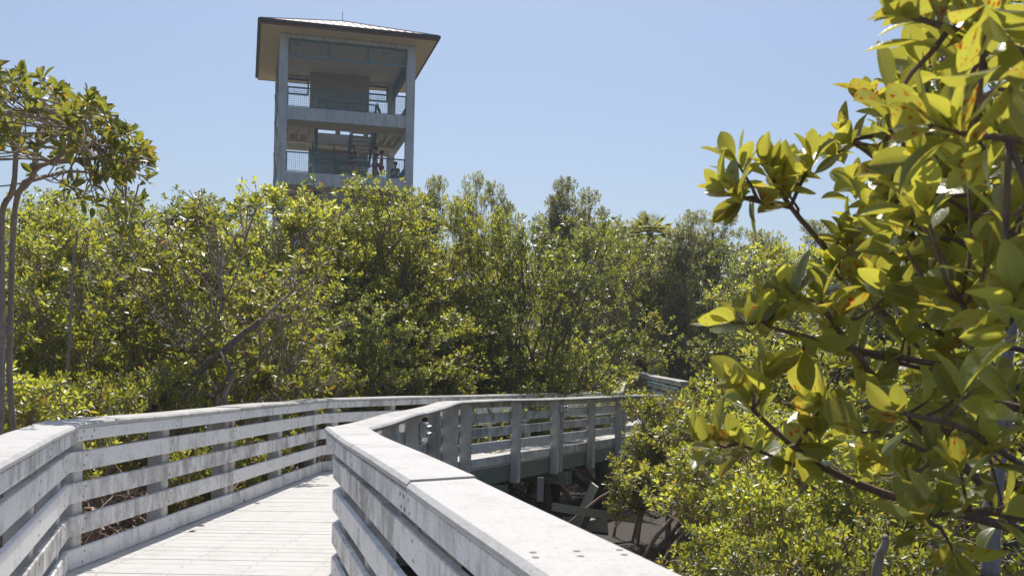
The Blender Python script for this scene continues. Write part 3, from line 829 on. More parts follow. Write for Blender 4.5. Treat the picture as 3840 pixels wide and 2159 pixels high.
def gen_tree(seed, lobes, fork=.35, n_clump=14, n_ros=10, L=.085, per=8, clump_r=.26, trunk_r=.09, mat='leaf', bark='bark', roots=0, stems=1, up=.55, twig=.006, bare=0.0, tilt=(25,85), tmpl=T_SIMPLE, wr=.5, fill=.25, trunk_xy=(0,0), forkpt=None):
    rg = np.random.default_rng(seed)
    wood = MB(); pos=[]; ax=[]
    H = max(l[2]+l[5] for l in lobes)
    base = np.array([trunk_xy[0], trunk_xy[1], -.05])
    forks = []
    for s in range(stems):
        b = base + np.array([rg.normal(0,.18*(stems>1)), rg.normal(0,.18*(stems>1)), 0])
        fk = np.array(forkpt) if (forkpt is not None and s == 0) else np.array([b[0]+rg.normal(0,.2), b[1]+rg.normal(0,.2), H*fork*(.8+.4*rg.random())])
        wood.tube(curve_pts(b, fk, rg, .05, 5), [trunk_r*(1-.35*i/5) for i in range(6)], 8)
        forks.append(fk)
    for li, (cx,cy,cz,rx,ry,rz) in enumerate(lobes):
        c = np.array([cx,cy,cz]); rad = np.array([rx,ry,rz])
        fk = forks[li % len(forks)]
        lp = curve_pts(fk, c - np.array([0,0,rz*.35]), rg, .10, 5)
        r0 = trunk_r*.55
        wood.tube(lp, [r0*(1-.62*i/5) for i in range(6)], 6)
        for k in range(n_clump):
            d = rng_unit(rg, 1)[0]
            if d[2] < -.35 and rg.random() < .7: d[2] = -d[2]
            rr = (.45 + .6*rg.random()**.6) if rg.random() > fill else .2+.5*rg.random()
            cc = c + d*rad*rr
            st = np.array(lp[3 + int(rg.integers(0,3))])
            bp = curve_pts(st, cc, rg, .13, 3, -.05)
            wood.tube(bp, [r0*.36, r0*.28, r0*.2, r0*.14], 5, 0, False)
            cr = clump_r*(.7+.7*rg.random())
            m = max(3, int(n_ros*(.6+.8*rg.random())))
            q = cc + rng_unit(rg, m)*np.array([1,1,.75])*cr*(.35+.75*rg.random((m,1))**.5)
            a = (q-cc)/cr*.55 + d*.35 + np.array([0,0,up]) + rg.normal(0,.18,(m,3))
            a = norm(a)
            for j in range(m):
                o = q[j]; w0 = bp[-1] if rg.random() < .7 else bp[-2]
                w0 = np.array(w0)
                kn = w0*.45 + o*.55 - a[j]*cr*.25
                wood.tube([w0, kn, o], [twig*1.5, twig, twig*.7], 3, 0, False)
            if rg.random() >= bare: pos.append(q); ax.append(a)
    rt = None
    if roots:
        rt = MB()
        for i in range(roots):
            an = rg.random()*6.28; h = .35 + 1.1*rg.random(); r_ = .5+1.4*rg.random()
            o = base + np.array([0,0,h+.05]); e = base + np.array([math.cos(an)*r_, math.sin(an)*r_, 0])
            mid = (o+e)/2 + np.array([math.cos(an)*r_*.22, math.sin(an)*r_*.22, h*.30])
            p = [tuple((1-f)**2*o + 2*f*(1-f)*mid + f*f*e + rg.normal(0,.015,3)) for f in np.linspace(0,1,7)]
            rr = .016+.022*rg.random()
            rt.tube(p, [rr*(1.1-.4*i_/6) for i_ in range(7)], 5)
    pos=np.concatenate(pos); ax=np.concatenate(ax)
    P,A,N_,Ls,Ws = rosettes(pos, ax, rg, per, tilt, L, .22, wr, L*.1)
    lm = leaf_mesh('crown', P, A, N_, Ls, Ws, M[mat], rg, tmpl, .5+1.0*rg.random(len(P)))
    return dict(H=H, wood=wood, leaf=lm, roots=rt, bark=bark)

def mesh_of(mb, name, mat):
    me = bpy.data.meshes.new(name); me.from_pydata(mb.v, [], mb.f); me.materials.append(mat)
    me.polygons.foreach_set('use_smooth', [True]*len(me.polygons)); me.update(); return me
def finish(v):
    v['wm'] = mesh_of(v['wood'], 'trunk', M[v['bark']])
    v['rm'] = mesh_of(v['roots'], 'prop_roots', M['root']) if v['roots'] else None
    return v
def lobes_random(seed, n, R0, z0, z1, lr, flat=.75):
    rg = np.random.default_rng(seed); out = []
    for i in range(n):
        an = i*2.4 + rg.random(); f = (i+.5)/n; r = R0*math.sqrt(rg.random()*.8+.1)*(1-.45*f)
        s = lr*(.75+.5*rg.random())
        out.append((math.cos(an)*r, math.sin(an)*r, z0+(z1-z0)*f, s, s, s*flat))
    return out
VAR = {}
VAR['broad'] = finish(gen_tree(1, lobes_random(1, 11, 2.0, 1.6, 4.7, .95), .30, 13, 11, .092, 9, .27, .07, 'leaf', 'bark_pale', 26, 2, bare=.08, wr=.56))
VAR['tall'] = finish(gen_tree(2, lobes_random(2, 12, 1.5, 1.8, 6.0, .85, .95), .35, 12, 11, .090, 9, .27, .07, 'leaf', 'bark', 20, 2, up=.6, twig=.004, wr=.56))
VAR['open'] = finish(gen_tree(3, lobes_random(3, 9, 2.1, 2.2, 4.8, .85, .6), .33, 10, 9, .095, 8, .24, .08, 'leaf', 'bark_pale', 30, 2, up=.7, twig=.007, bare=.12, wr=.56))
VAR['dense'] = finish(gen_tree(4, lobes_random(4, 13, 1.9, 1.2, 5.2, .95), .28, 14, 12, .086, 9, .28, .065, 'leaf_dark', 'bark', 16, 3, twig=.004, wr=.56))
VAR['wispy'] = finish(gen_tree(5, lobes_random(5, 14, 1.2, 2.0, 7.6, .75, 1.2), .35, 14, 15, .10, 9, .32, .06, 'leaf_grey', 'bark', 0, 1, up=.6, wr=.46, twig=.0022))
VAR['shrub'] = finish(gen_tree(6, lobes_random(6, 9, 1.0, .55, 1.7, .55, .75), .2, 13, 11, .060, 8, .18, .035, 'leaf', 'bark_pale', 14, 3, up=.7, twig=.004, wr=.62))
VAR['rootbush'] = finish(gen_tree(17, lobes_random(17, 8, 1.0, 1.8, 2.7, .55, .55), .4, 9, 8, .085, 8, .2, .04, 'leaf', 'bark_pale', 34, 4, up=.8, twig=.006))
VAR['bush'] = finish(gen_tree(7, lobes_random(7, 9, 1.2, .7, 2.2, .65, .75), .2, 13, 10, .085, 8, .22, .04, 'leaf', 'bark', 22, 3, up=.8, twig=.006))

def place(kind, px, d, top_py, label, group=None, wide=1.0, name=None, seed=None):
    v = VAR[kind]; dx, dy = unroll(px, top_py)
    X = dx*d/F; ztop = EYE - dy*d/F; sc = (ztop-GROUND)/v['H']
    nm = name or {'shrub':'mangrove_shrub','bush':'mangrove_shrub','rootbush':'mangrove_shrub'}.get(kind, 'mangrove_tree')
    rg = random.Random(int(px*13+d*101))
    root = empty(nm, (X, d, GROUND), rg.uniform(0, 6.28))
    k = min(1.25, max(.8, sc)) * wide
    root.scale = (k, k, sc)
    tag(root, label, 'shrub' if 'shrub' in nm else 'tree', group or ('mangrove shrubs around the boardwalk' if 'shrub' in nm else 'mangrove trees around the tower'))
    link('trunk', v['wm'], root); link('crown', v['leaf'], root)
    if v['rm']: link('prop_roots', v['rm'], root)
    return root

PL = [
 # shrubs crowding the open-side railing
 ('rootbush', 0, 10.2, 352, 'bright leafy mangrove shrub behind the railing at the left edge', 1.0),
 ('rootbush', 88, 11.6, 368, 'mangrove shrub just behind the first bend of the railing', .75),
 ('rootbush', 150, 13.4, 356, 'mangrove shrub behind the railing between its first bend and the leaning trunk', .75),
 ('rootbush', 338, 19.0, 350, 'yellow green low shrub above the second bend of the railing', .9),
 ('rootbush', 262, 17.0, 372, 'low shrub right behind the railing just before its second bend', .7),
 ('shrub', 196, 11.8, 440, 'small leafy sprout behind the middle of the railing\'s long run', .6),
 ('shrub', 262, 14.2, 430, 'small leafy sprout behind the railing shortly before its second bend', .6),
 # left wood
 ('broad', 20, 14.5, 232, 'mangrove tree behind the tall pale-trunked tree', 1.0),
 ('broad', 105, 15.5, 205, 'mangrove tree under the drooping tip of the tall left tree', 1.0),
 ('dense', 150, 19.5, 186, 'dark dense mangrove tree forming the skyline below the drooping branch', 1.1),
 ('open', 236, 15.2, 206, 'open crowned mangrove tree with bare curved twigs below the sky gap beside the tower', 1.15),
 ('broad', 265, 17.5, 262, 'mangrove tree filling the foot of the sky gap beside the tower', 1.0),
 ('dense', 195, 21.5, 208, 'shaded mangrove tree behind the open crowned one', 1.0),
 ('dense', 28, 23.0, 188, 'dark mangrove tree behind the twin pale trunks', 1.1),
 ('broad', 88, 25.0, 190, 'mangrove tree behind the slim grey snag', 1.1),
 # below the tower
 ('broad', 306, 21.5, 181, 'mangrove tree whose top covers the tower\'s near left column', 1.0),
 ('tall', 390, 22.0, 178, 'mangrove tree with one shoot reaching up to the people', 1.05),
 ('broad', 409, 24.5, 188, 'mangrove tree covering the foot of the tower\'s far front column', .8),
 ('dense', 345, 23.5, 188, 'dark mangrove tree between the two trees in front of the tower', 1.0),
 ('dense', 372, 19.8, 300, 'dark lower mangrove tree in front of the tower trees', .9),
 # middle
 ('tall', 432, 24.0, 224, 'mangrove tree right of the tower\'s foot, below the wispy tops', .9),
 ('tall', 487, 24.5, 188, 'slim upright mangrove tree in the middle of the wood', .6),
 ('dense', 545, 24.5, 214, 'dark rounded mangrove tree with a shaded hollow below its crown', 1.0),
 ('broad', 588, 35.0, 216, 'mangrove tree on the falling skyline right of the middle', 1.0),
 ('bush', 430, 21.5, 338, 'low mangrove shrub behind the far run of the railing, nearest the second bend', 1.2),
 ('bush', 500, 24.0, 326, 'low mangrove shrub behind the middle of the far railing', 1.3),
 ('bush', 570, 28.5, 335, 'low mangrove shrub behind the far end of the railing', 1.1),
 ('broad', 520, 28.5, 260, 'mangrove tree showing through the middle of the wood', 1.0),
 # right
 ('broad', 655, 43.0, 228, 'mangrove tree in front of the palm', 1.0),
 ('dense', 772, 29.0, 238, 'dark mangrove tree right of the palm', 1.0),
 ('broad', 812, 23.0, 235, 'mangrove tree below the outermost sprig of the big leaved branch', 1.0),
 ('tall', 862, 20.0, 232, 'mangrove tree behind the fork of the big leaved branch', 1.0),
 ('dense', 905, 18.0, 226, 'dark mangrove tree behind the big leaved branch', 1.0),
 ('broad', 985, 17.0, 215, 'mangrove tree behind the right edge leaves', 1.0),
 ('dense', 645, 39.5, 221, 'mangrove tree hiding the palm\'s stem', 1.0),
 ('open', 625, 42.0, 255, 'open mangrove tree behind the ramp railing', 1.0),
 ('bush', 800, 19.0, 340, 'mangrove shrub right of the ramp railing', 1.2),
 ('bush', 832, 16.5, 325, 'mangrove shrub behind the middle stems of the big leaved branch', 1.2),
 ('bush', 880, 14.0, 320, 'mangrove shrub deep behind the big leaved branch', 1.2),
 ('bush', 975, 12.5, 330, 'mangrove shrub behind the pale trunk at the right edge', 1.2),
 ('shrub', 672, 17.5, 390, 'small leaved shrub hanging over the far posts of the near railing', .85),
 ('shrub', 728, 18.5, 376, 'small leaved shrub hiding the lower end of the ramp railing', .75),
 ('broad', 705, 43.0, 236, 'mangrove tree behind the top of the ramp railing', 1.2),
 ('shrub', 752, 13.5, 400, 'small leaved shrub behind the lowest big leaved sprig', 1.1),
 ('shrub', 815, 11.5, 415, 'small leaved shrub below the stems of the big leaved branch', 1.15),
 ('shrub', 900, 10.0, 430, 'small leaved shrub low behind the right edge leaves', 1.2),
 ('shrub', 772, 9.5, 470, 'small leaved shrub beside the dark hollow under the boardwalk', .9),
 ('shrub', 860, 6.8, 512, 'bright low shrub at the bottom of the picture below the big leaves', .75),
 ('shrub', 760, 7.6, 530, 'low shrub by the wide cap at the bottom', .8),
 # far wispy tops
 ('wispy', 429, 35.0, 166, 'wispy grey green tree directly right of the tower', .6),
 ('wispy', 468, 37.0, 168, 'wispy tree second from the tower on the skyline', .5),
 ('wispy', 505, 38.0, 174, 'wispy tree third from the tower on the skyline', .5),
 ('wispy', 557, 34.0, 167, 'wispy tree fourth from the tower with a broad leafy shoulder', .65),
 ('wispy', 583, 38.0, 187, 'wispy tree on the shoulder of the falling skyline', .8),
 ('wispy', 205, 36.0, 193, 'grey green tree at the bottom of the sky gap left of the tower', 1.0),
 ('wispy', 250, 39.0, 208, 'far grey green tree low beside the tower\'s left side', 1.0),
 ('wispy', 622, 44.0, 212, 'far grey green tree left of the palm', 1.0),
 ('wispy', 677, 38.0, 203, 'wispy tree with one high tuft just right of the palm', .8),
 ('wispy', 708, 40.0, 208, 'far grey green tree left of the outermost leafy sprig', 1.0),
 ('wispy', 770, 38.0, 222, 'far grey green tree behind the outermost leafy sprig', 1.0),
 ('wispy', 840, 36.0, 215, 'far grey green tree behind the branch fork', 1.0),
 ('wispy', 60, 34.0, 190, 'far grey green tree behind the tall left tree', 1.0),
 ('wispy', 340, 44.0, 205, 'far grey green tree at the tower\'s foot', 1.0),
]
for (k, px, d, ty, lab, wd) in PL: place(k, px, d, ty, lab, None, wd)

# the unbroken wood far behind
far = MB(); rgf = np.random.default_rng(77)
pp = []; aa = []
for i in range(2600):
    px = rgf.uniform(-150, 1174); d = rgf.uniform(48, 75); X = (px-HX)*d/F
    zt = 3.2 + 1.6*math.sin(px*.021) + .9*math.sin(px*.077+1) + rgf.normal(0,.35)
    z = GROUND + (zt-GROUND)*rgf.random()**.5
    c = np.array([X, d, z]); q = c + rgf.normal(0,.42,(5,3)); pp.append(q); aa.append(norm(q-c+np.array([0,0,.7])))
pp = np.concatenate(pp); aa = np.concatenate(aa)
P_,A_,N_,Ls_,Ws_ = rosettes(pp, aa, rgf, 6, (25,85), .17, .25, .5, .01)
o = link('distant_wood', leaf_mesh('distant_wood', P_, A_, N_, Ls_, Ws_, M['leaf_grey'], rgf))
tag(o, 'unbroken mass of far mangrove wood behind the trees', 'wood', kind='stuff')

# palm on the skyline
pc = at(650, 229, 42.0)
palm = empty('palm_tree', (pc.x, pc.y, GROUND)); tag(palm, 'single fan palm whose spiky round head stands on the skyline', 'palm tree')
mb = MB(); mb.tube([(pc.x, pc.y, GROUND), (pc.x+.1, pc.y, pc.z-1), (pc.x, pc.y, pc.z-.1)], [.18,.15,.14], 8); mb.build('trunk', M['bark'], palm, True)
rgp = np.random.default_rng(9); P=[];A=[];N2=[];Ls=[]
for i in range(60):
    d = rng_unit(rgp, 1)[0]; d[2] = abs(d[2])*1.1-.3; d /= np.linalg.norm(d)
    root_ = np.array([pc.x,pc.y,pc.z-.15]); hub = root_ + d*.42
    s = np.cross(d, [0,0,1.]); s /= np.linalg.norm(s)+1e-6
    for j in range(15):
        an = (j-7)*.16; v = d*math.cos(an)+s*math.sin(an); v[2] -= .05
        P.append(hub); A.append(v); N2.append(np.cross(s,d)+rgp.normal(0,.1,3)); Ls.append(.55*(1-.25*abs(j-7)/7)*(.8+.4*rgp.random()))
P=np.array(P);A=np.array(A);N2=np.array(N2);Ls=np.array(Ls)
link('crown', leaf_mesh('crown', P-np.array([pc.x,pc.y,GROUND]), A, N2, Ls, Ls*.05, M['leaf_grey'], rgp), palm)

# tall tree at the left edge
def custom_tree(name, label, cat, tx, ty, limbs, tips, leafL, mat, bark, per, tilt, seed, tr=.0, tmpl=T_FINE, wr=.48, twig=.006, group=None):
    """limbs: [(points, r0, r1)] world coords; tips: [(pos, axis, twig start)]"""
    rg = np.random.default_rng(seed)
    root = empty(name, (tx, ty, GROUND)); tag(root, label, cat, group)
    o = np.array([tx, ty, GROUND])
    mb = MB()
    for pts, r0, r1 in limbs:
        # smooth the polyline
        p = [np.array(q, float) for q in pts]
        for _ in range(2):
            q = [p[0]]
            for a, b in zip(p[:-1], p[1:]): q += [a*.75+b*.25, a*.25+b*.75]
            q.append(p[-1]); p = q
        n = len(p); mb.tube(p, [(r0+(r1-r0)*i/(n-1))*(1+.06*math.sin(i*2.1)) for i in range(n)], 8)
    for (q, a, st) in tips:
        q = np.array(q); st = np.array(st); a = np.array(a)/np.linalg.norm(a)
        L = np.linalg.norm(q-st); kn = (q+st)/2 - a*L*.18 + rg.normal(0,L*.05,3)
        mb.tube([st, (st+kn)/2 + rg.normal(0,L*.02,3), kn, (kn+q)/2 - a*L*.05, q], [twig*1.6, twig*1.4, twig*1.2, twig, twig*.8], 6)
    mb.build('trunk', M[bark], root, True)
    pos = np.array([t[0] for t in tips], float); ax = np.array([t[1] for t in tips], float)
    P,A,N_,Ls,Ws = rosettes(pos, ax, rg, per, tilt, leafL, .36, wr, leafL*.07)
    N_ = N_ + rg.normal(0, .15, N_.shape)
    link('crown', leaf_mesh('crown', P-o, A, N_, Ls, Ws, M[mat], rg, tmpl, .2+1.6*rg.random(len(P))), root)
    return root
rgt = np.random.default_rng(31)
D0 = 8.8
def A3(px, py, d): return np.array(at(px, py, d))
tb = A3(2, 420, D0)
limbs = [([(tb[0]-.05, D0, GROUND), A3(0,420,D0), A3(2,330,D0), A3(1,240,D0), A3(2,205,D0), A3(14,192,D0-.1), A3(16,150,D0-.2), A3(22,110,D0)], .040, .016),
         ([(tb[0]+.25, D0+.3, GROUND), A3(9,400,D0+.3), A3(10,330,D0+.2), A3(12,255,D0+.2), A3(15,200,D0+.1), A3(24,182,D0), A3(33,178,D0)], .029, .022),
         ([A3(14,195,D0), A3(32,180,D0), A3(35,168,D0-.1), A3(52,161,D0-.2), A3(68,150,D0-.3), A3(80,134,D0-.4), A3(86,115,D0-.5)], .026, .010),
         ([A3(52,161,D0-.2), A3(75,160,D0-.1), A3(100,157,D0), A3(125,158,D0+.1), A3(138,160,D0)], .028, .010),
         ([A3(35,168,D0-.1), A3(36,146,D0), A3(46,125,D0+.2), A3(47,105,D0+.3)], .03, .012),
         ([A3(16,150,D0-.2), A3(6,130,D0), A3(-12,110,D0+.2), A3(-40,100,D0+.2)], .03, .014),
         ([A3(68,150,D0-.3), A3(95,146,D0-.4), A3(112,130,D0-.3), A3(118,115,D0-.3)], .022, .010),
         ([A3(24,182,D0), A3(50,175,D0+.4), A3(72,170,D0+.7), A3(100,174,D0+.8)], .022, .010),
         ([A3(36,146,D0), A3(60,135,D0+.5), A3(70,112,D0+.6)], .02, .010)]
anch = [np.array(q) for l in limbs[2:] for q in l[0][1:]] + [A3(22,110,D0)]
anch = np.array(anch)
tips = []
def canopy_top(px):
    xs_ = [-120, 0, 25, 50, 75, 100, 120, 140, 152]; ys_ = [58, 66, 72, 76, 88, 102, 116, 136, 156]
    return float(np.interp(px, xs_, ys_)) + (5*math.sin(px*.11+1) + 4*math.sin(px*.27)) * (px < 135)
for i in range(400):
    px = rgt.uniform(-110, 150); t = canopy_top(px)
    thick = 80 if px < 90 else max(26, 80-(px-90)*.95)
    py = t + 4 + (thick*rgt.random()**1.6 if i % 4 else 125*rgt.random())
    if math.sin(px*.13+py*.05)*math.sin(px*.06-py*.14+.8) < -.42: continue
    d = D0 + rgt.uniform(-1.3, 1.3)*(1-.5*(px>110))
    q = A3(px, py, d); dd = np.linalg.norm(anch-q, axis=1); st = anch[int(np.argsort(dd)[rgt.integers(0,2)])]
    if np.linalg.norm(q-st) > .75: st = q + (st-q)*.55/np.linalg.norm(q-st)*1.3
    a = np.array([.25*(px>60)+rgt.normal(0,.3), rgt.normal(0,.35)-.1, .75+rgt.normal(0,.15)])
    if py > t + 40: a[2] -= .4; 
    tips.append((q, a, st))
for px, py in ((150,158),(147,165),(140,152),(133,163),(125,168),(113,166),(122,150),(108,172)):
    q = A3(px, py, D0+rgt.uniform(-.3,.3)); tips.append((q, (.5, -.1, .45), q + np.array([-.3, .1, -.12])))
custom_tree('mangrove_tree', 'tall left edge mangrove tree with pale twin trunks and umbrella crown', 'tree', tb[0], D0, limbs, tips, .097, 'leaf_tall', 'bark_pale', 8, (18,84), 5, twig=.0048, group='mangrove trees around the tower')

# big leaved branch on the right, close to the camera
rgn = np.random.default_rng(8)
TX, TY = 2.75, 3.3
def pl(pts): return [A3(*p) for p in pts]
stems = [
 (pl([(995,505,2.9),(974,472,2.85),(914,424,2.75),(899,412,2.7),(880,386,2.68),(852,346,2.62),(835,326,2.6),(821,302,2.55)]), .013, .005),
 (pl([(1020,530,2.9),(940,506,2.85),(891,496,2.8),(850,480,2.75),(820,465,2.7),(795,448,2.66),(769,425,2.62),(752,408,2.6)]), .014, .005),
 (pl([(1040,392,3.0),(993,379,2.95),(933,371,2.9),(880,357,2.85),(850,353,2.8)]), .010, .005),
 (pl([(850,348,2.64),(830,340,2.62),(803,336,2.6),(758,323,2.55),(731,322,2.5)]), .007, .004),
 (pl([(1045,60,2.0),(987,40,2.0),(950,28,2.0),(906,15,2.0)]), .010, .005),
 (pl([(1060,146,1.75),(1009,138,1.75),(970,135,1.75),(930,126,1.75)]), .007, .004),
 (pl([(985,400,3.1),(900,330,3.0),(842,268,2.95),(815,235,2.9),(790,207,2.85),(768,170,2.8)]), .012, .005),
 (pl([(790,207,2.85),(760,202,2.8),(727,194,2.75)]), .006, .004),
 (pl([(790,207,2.85),(800,185,2.85),(811,162,2.8)]), .006, .004),
 (pl([(930,330,2.9),(887,271,2.8),(878,240,2.75),(871,217,2.7)]), .008, .005),
 (pl([(1040,260,2.9),(970,246,2.85),(912,229,2.8),(891,205,2.8)]), .009, .005),
 (pl([(1050,250,2.6),(975,217,2.6),(946,196,2.6),(890,178,2.55)]), .009, .004),
 (pl([(1030,470,2.3),(985,440,2.3),(960,425,2.25),(900,412,2.25)]), .008, .005),
 (pl([(1035,560,2.6),(985,480,2.55),(935,455,2.5),(880,430,2.5),(862,432,2.5)]), .008, .004),
 (pl([(850,480,2.75),(835,470,2.72),(795,466,2.7),(760,450,2.65),(735,443,2.6)]), .006, .004),
 (pl([(1050,300,2.2),(1000,290,2.2),(960,300,2.15)]), .008, .005),
 (pl([(1040,520,2.4),(980,510,2.35),(925,515,2.3)]), .008, .005),
 (pl([(1030,190,3.2),(960,150,3.1),(900,130,3.05),(850,140,3.0)]), .010, .005),
 (pl([(960,150,3.1),(935,110,3.0),(920,75,3.0)]), .007, .004),
]
trunk = (np.array(TX), np.array(TY))
trk = [(TX, TY+.1, GROUND), (TX+.05, TY, 0), (TX, TY, 1.2), (TX-.05, TY, 2.4), (TX, TY-.1, 3.2)]
limbs = [([tuple(p) for p in trk], .085, .04)] + [(s[0], s[1], s[2]) for s in stems]
for s in stems[:7] + stems[9:14] + stems[15:18]:
    p0 = s[0][0]; z = max(-.2, min(3.0, p0[2]-.35)); limbs.append(([(TX, TY-.02, z), (TX*.55+p0[0]*.45, TY*.5+p0[1]*.5, z*.4+p0[2]*.6), tuple(p0)], s[1]*1.5, s[1]))
tips = []
def sprig(px, py, d, ax, back=.12):
    q = A3(px, py, d); a = np.array(ax, float); a /= np.linalg.norm(a)
    pts_ = np.concatenate([np.array(s[0]) for s in stems]); dd = np.linalg.norm(pts_-q, axis=1); st = pts_[int(np.argmin(dd))]
    if np.linalg.norm(st-q) > .35: st = q + (st-q)*.35/np.linalg.norm(st-q)
    tips.append((q, a, st))
for (px,py,d,ax) in [
 (821,300,2.55,(-.1,-.2,1)),(835,318,2.6,(.5,-.2,.8)),(752,406,2.6,(-.5,-.2,.7)),(731,320,2.5,(-1,-.2,.35)),(755,320,2.55,(-.3,-.3,.9)),
 (727,192,2.75,(-.9,-.1,.6)),(768,168,2.8,(-.3,-.2,1)),(745,197,2.78,(-.5,-.2,-.4)),(811,160,2.8,(-.1,-.2,1)),(790,178,2.85,(.6,-.3,.6)),
 (735,441,2.6,(-.9,-.2,.45)),(708,440,2.6,(-.7,-.2,.6)),(762,445,2.65,(.2,-.3,1)),(795,455,2.66,(.1,-.4,-.5)),
 (745,382,2.6,(-.8,-.3,.3)),(765,378,2.6,(.1,-.2,.9)),(850,350,2.75,(-.7,-.3,.7)),(803,350,2.6,(-.2,-.4,-.3)),
 (871,215,2.7,(-.1,-.2,1)),(891,203,2.8,(-.3,-.2,.9)),(890,176,2.55,(-.6,-.3,.7)),(912,225,2.8,(.2,-.4,.7)),
 (930,124,1.75,(-1,-.1,.35)),(960,132,1.75,(-.5,-.3,.8)),(985,150,1.75,(-.5,-.3,-.7)),(1000,130,1.8,(.1,-.3,1)),
 (906,14,2.0,(-1,-.2,.4)),(940,24,2.0,(-.2,-.3,1)),(975,36,2.0,(.2,-.4,.9)),(1005,45,1.9,(.2,-.3,-.9)),
 (900,410,2.25,(-.6,-.3,.6)),(862,430,2.5,(-.5,-.3,.7)),(935,455,2.5,(.1,-.4,.9)),(960,300,2.15,(-.5,-.4,.8)),(1000,285,2.1,(.1,-.4,1)),
 (925,515,2.3,(-.4,-.4,.8)),(985,445,2.3,(.2,-.4,1)),(945,505,2.3,(.2,-.3,1)),(1010,505,2.3,(.4,-.4,.5)),(955,555,2.3,(.0,-.4,-.8)),
 (850,138,3.0,(-.5,-.2,.8)),(835,152,3.0,(-.6,-.2,.7)),(920,73,3.0,(-.2,-.2,1)),(900,112,3.05,(-.4,-.3,.8)),(868,100,3.05,(-.3,-.1,1)),(955,85,2.9,(.1,-.2,1)),
 (1010,215,1.9,(.1,-.4,1)),(1005,330,1.75,(-.9,-.3,.4)),(1015,300,1.7,(-.2,-.4,.9)),(1012,90,1.6,(.1,-.4,-1)),(990,20,1.7,(.0,-.4,-.9)),(985,265,2.0,(-.4,-.4,.5)),(1015,400,1.9,(-.3,-.4,.8)),
 (860,285,2.8,(-.2,-.3,.9)),(835,270,2.85,(-.5,-.3,.8)),(880,300,2.7,(.2,-.4,.8)),(905,335,2.7,(-.2,-.3,1)),(790,290,2.6,(-.6,-.3,.7)),(775,300,2.6,(-.8,-.2,.5)),
 (850,250,2.9,(-.5,-.2,.8)),(870,385,2.65,(.5,-.3,.5)),(820,400,2.7,(-.5,-.4,.2)),(905,470,2.6,(-.2,-.4,.9)),(860,470,2.7,(.1,-.3,1)),(960,395,2.6,(0,-.4,1)),(935,355,2.8,(.1,-.3,1))]:
    sprig(px, py, d, ax)
for i in range(80):
    px = rgn.uniform(880, 1050); py = rgn.uniform(-15, 300)
    if px < np.interp(py, [0,60,120,180,240,300], [925,915,880,872,862,850]): continue
    sprig(px, py, rgn.uniform(2.0, 3.2), (rgn.normal(-.35,.4), rgn.normal(-.25,.2), .6+rgn.normal(0,.3)))
for s_ in stems:                       # short side sprigs along every stem
    P_s = [np.array(q) for q in s_[0]]
    for a_, b_ in zip(P_s[1:-1], P_s[2:]):
        if rgn.random() < .32:
            q = a_ + (b_ - a_)*rgn.random(); ax = np.array([rgn.normal(-.2,.45), rgn.normal(-.2,.25), .75+rgn.normal(0,.25)]); ax /= np.linalg.norm(ax)
            tips.append((q + ax*rgn.uniform(.05,.14), ax, q))
# deeper sprigs of the same tree, filling the right side
for i in range(110):
    px = rgn.uniform(850, 1060); py = rgn.uniform(-10, 580)
    lim = np.interp(py, [0,60,120,180,240,320,420,500,580], [915,905,850,835,850,860,860,880,930])
    if px < lim: continue
    if py > 290 and rgn.random() < .6: continue
    d = rgn.uniform(2.8, 4.2)
    sprig(px, py, d, (rgn.normal(-.3,.4), rgn.normal(-.2,.2), .7+rgn.normal(0,.25)))
custom_tree('mangrove_tree', 'near mangrove tree reaching in from the right with big spotted leaves', 'tree', TX, TY, limbs, tips, .100, 'leaf_near', 'bark_twig', 8, (14,68), 12, twig=.0038, wr=.50, group='mangrove trees around the tower')

# pale trunks standing at the right edge, leaning dark trunk and dead snag on the left
def trunk_obj(name, label, cat, pts, r0, r1, mat, forks=()):
    p0 = pts[0]; root = empty(name, (p0[0], p0[1], p0[2])); tag(root, label, cat)
    mb = MB(); n = len(pts); rg = np.random.default_rng(int(abs(p0[0])*100))
    q = [np.array(p, float) for p in pts]
    for _ in range(2):
        s = [q[0]]
        for a, b in zip(q[:-1], q[1:]): s += [a*.75+b*.25, a*.25+b*.75]
        s.append(q[-1]); q = s
    q = [p + rg.normal(0, r0*.15, 3) for p in q]
    n = len(q); mb.tube(q, [(r0+(r1-r0)*i/(n-1))*(1+.08*math.sin(i*1.9)) for i in range(n)], 10)
    mb.build('trunk', M[mat], root, True)
    for f in forks:
        fb = MB(); fb.tube(f[0], [f[1]*(1-.6*i/(len(f[0])-1)) for i in range(len(f[0]))], 7); fb.build('limb', M[mat], root, True)
trunk_obj('dead_trunk', 'dark trunk leaning low to the right behind the open side railing', 'trunk', [A3(140,416,13.8), A3(172,391,13.6), A3(215,357,13.5), A3(262,319,13.6)], .058, .040, 'bark',
          [([A3(222,352,13.5), A3(231,372,13.3), A3(212,400,13.3)], .035), ([A3(214,345,13.4), A3(198,330,13.3), A3(170,322,13.3)], .018)])
trunk_obj('dead_trunk', 'slim grey dead snag standing upright among the left trees', 'trunk', [A3(66,420,13.0), A3(70,320,13.0), A3(73,262,13.0), A3(77,230,13.0)], .024, .012, 'bark_pale')
trunk_obj('dead_trunk', 'pale straight trunk standing behind the leaves at the right edge', 'trunk', [A3(990,575,6.2), A3(998,470,6.2), A3(1004,400,6.2), A3(1012,310,6.2)], .055, .03, 'grey_wood')
trunk_obj('dead_trunk', 'short weathered stump at the bottom right', 'trunk', [A3(873,585,4.6), A3(880,555,4.6), A3(886,535,4.6)], .026, .014, 'bark_pale')

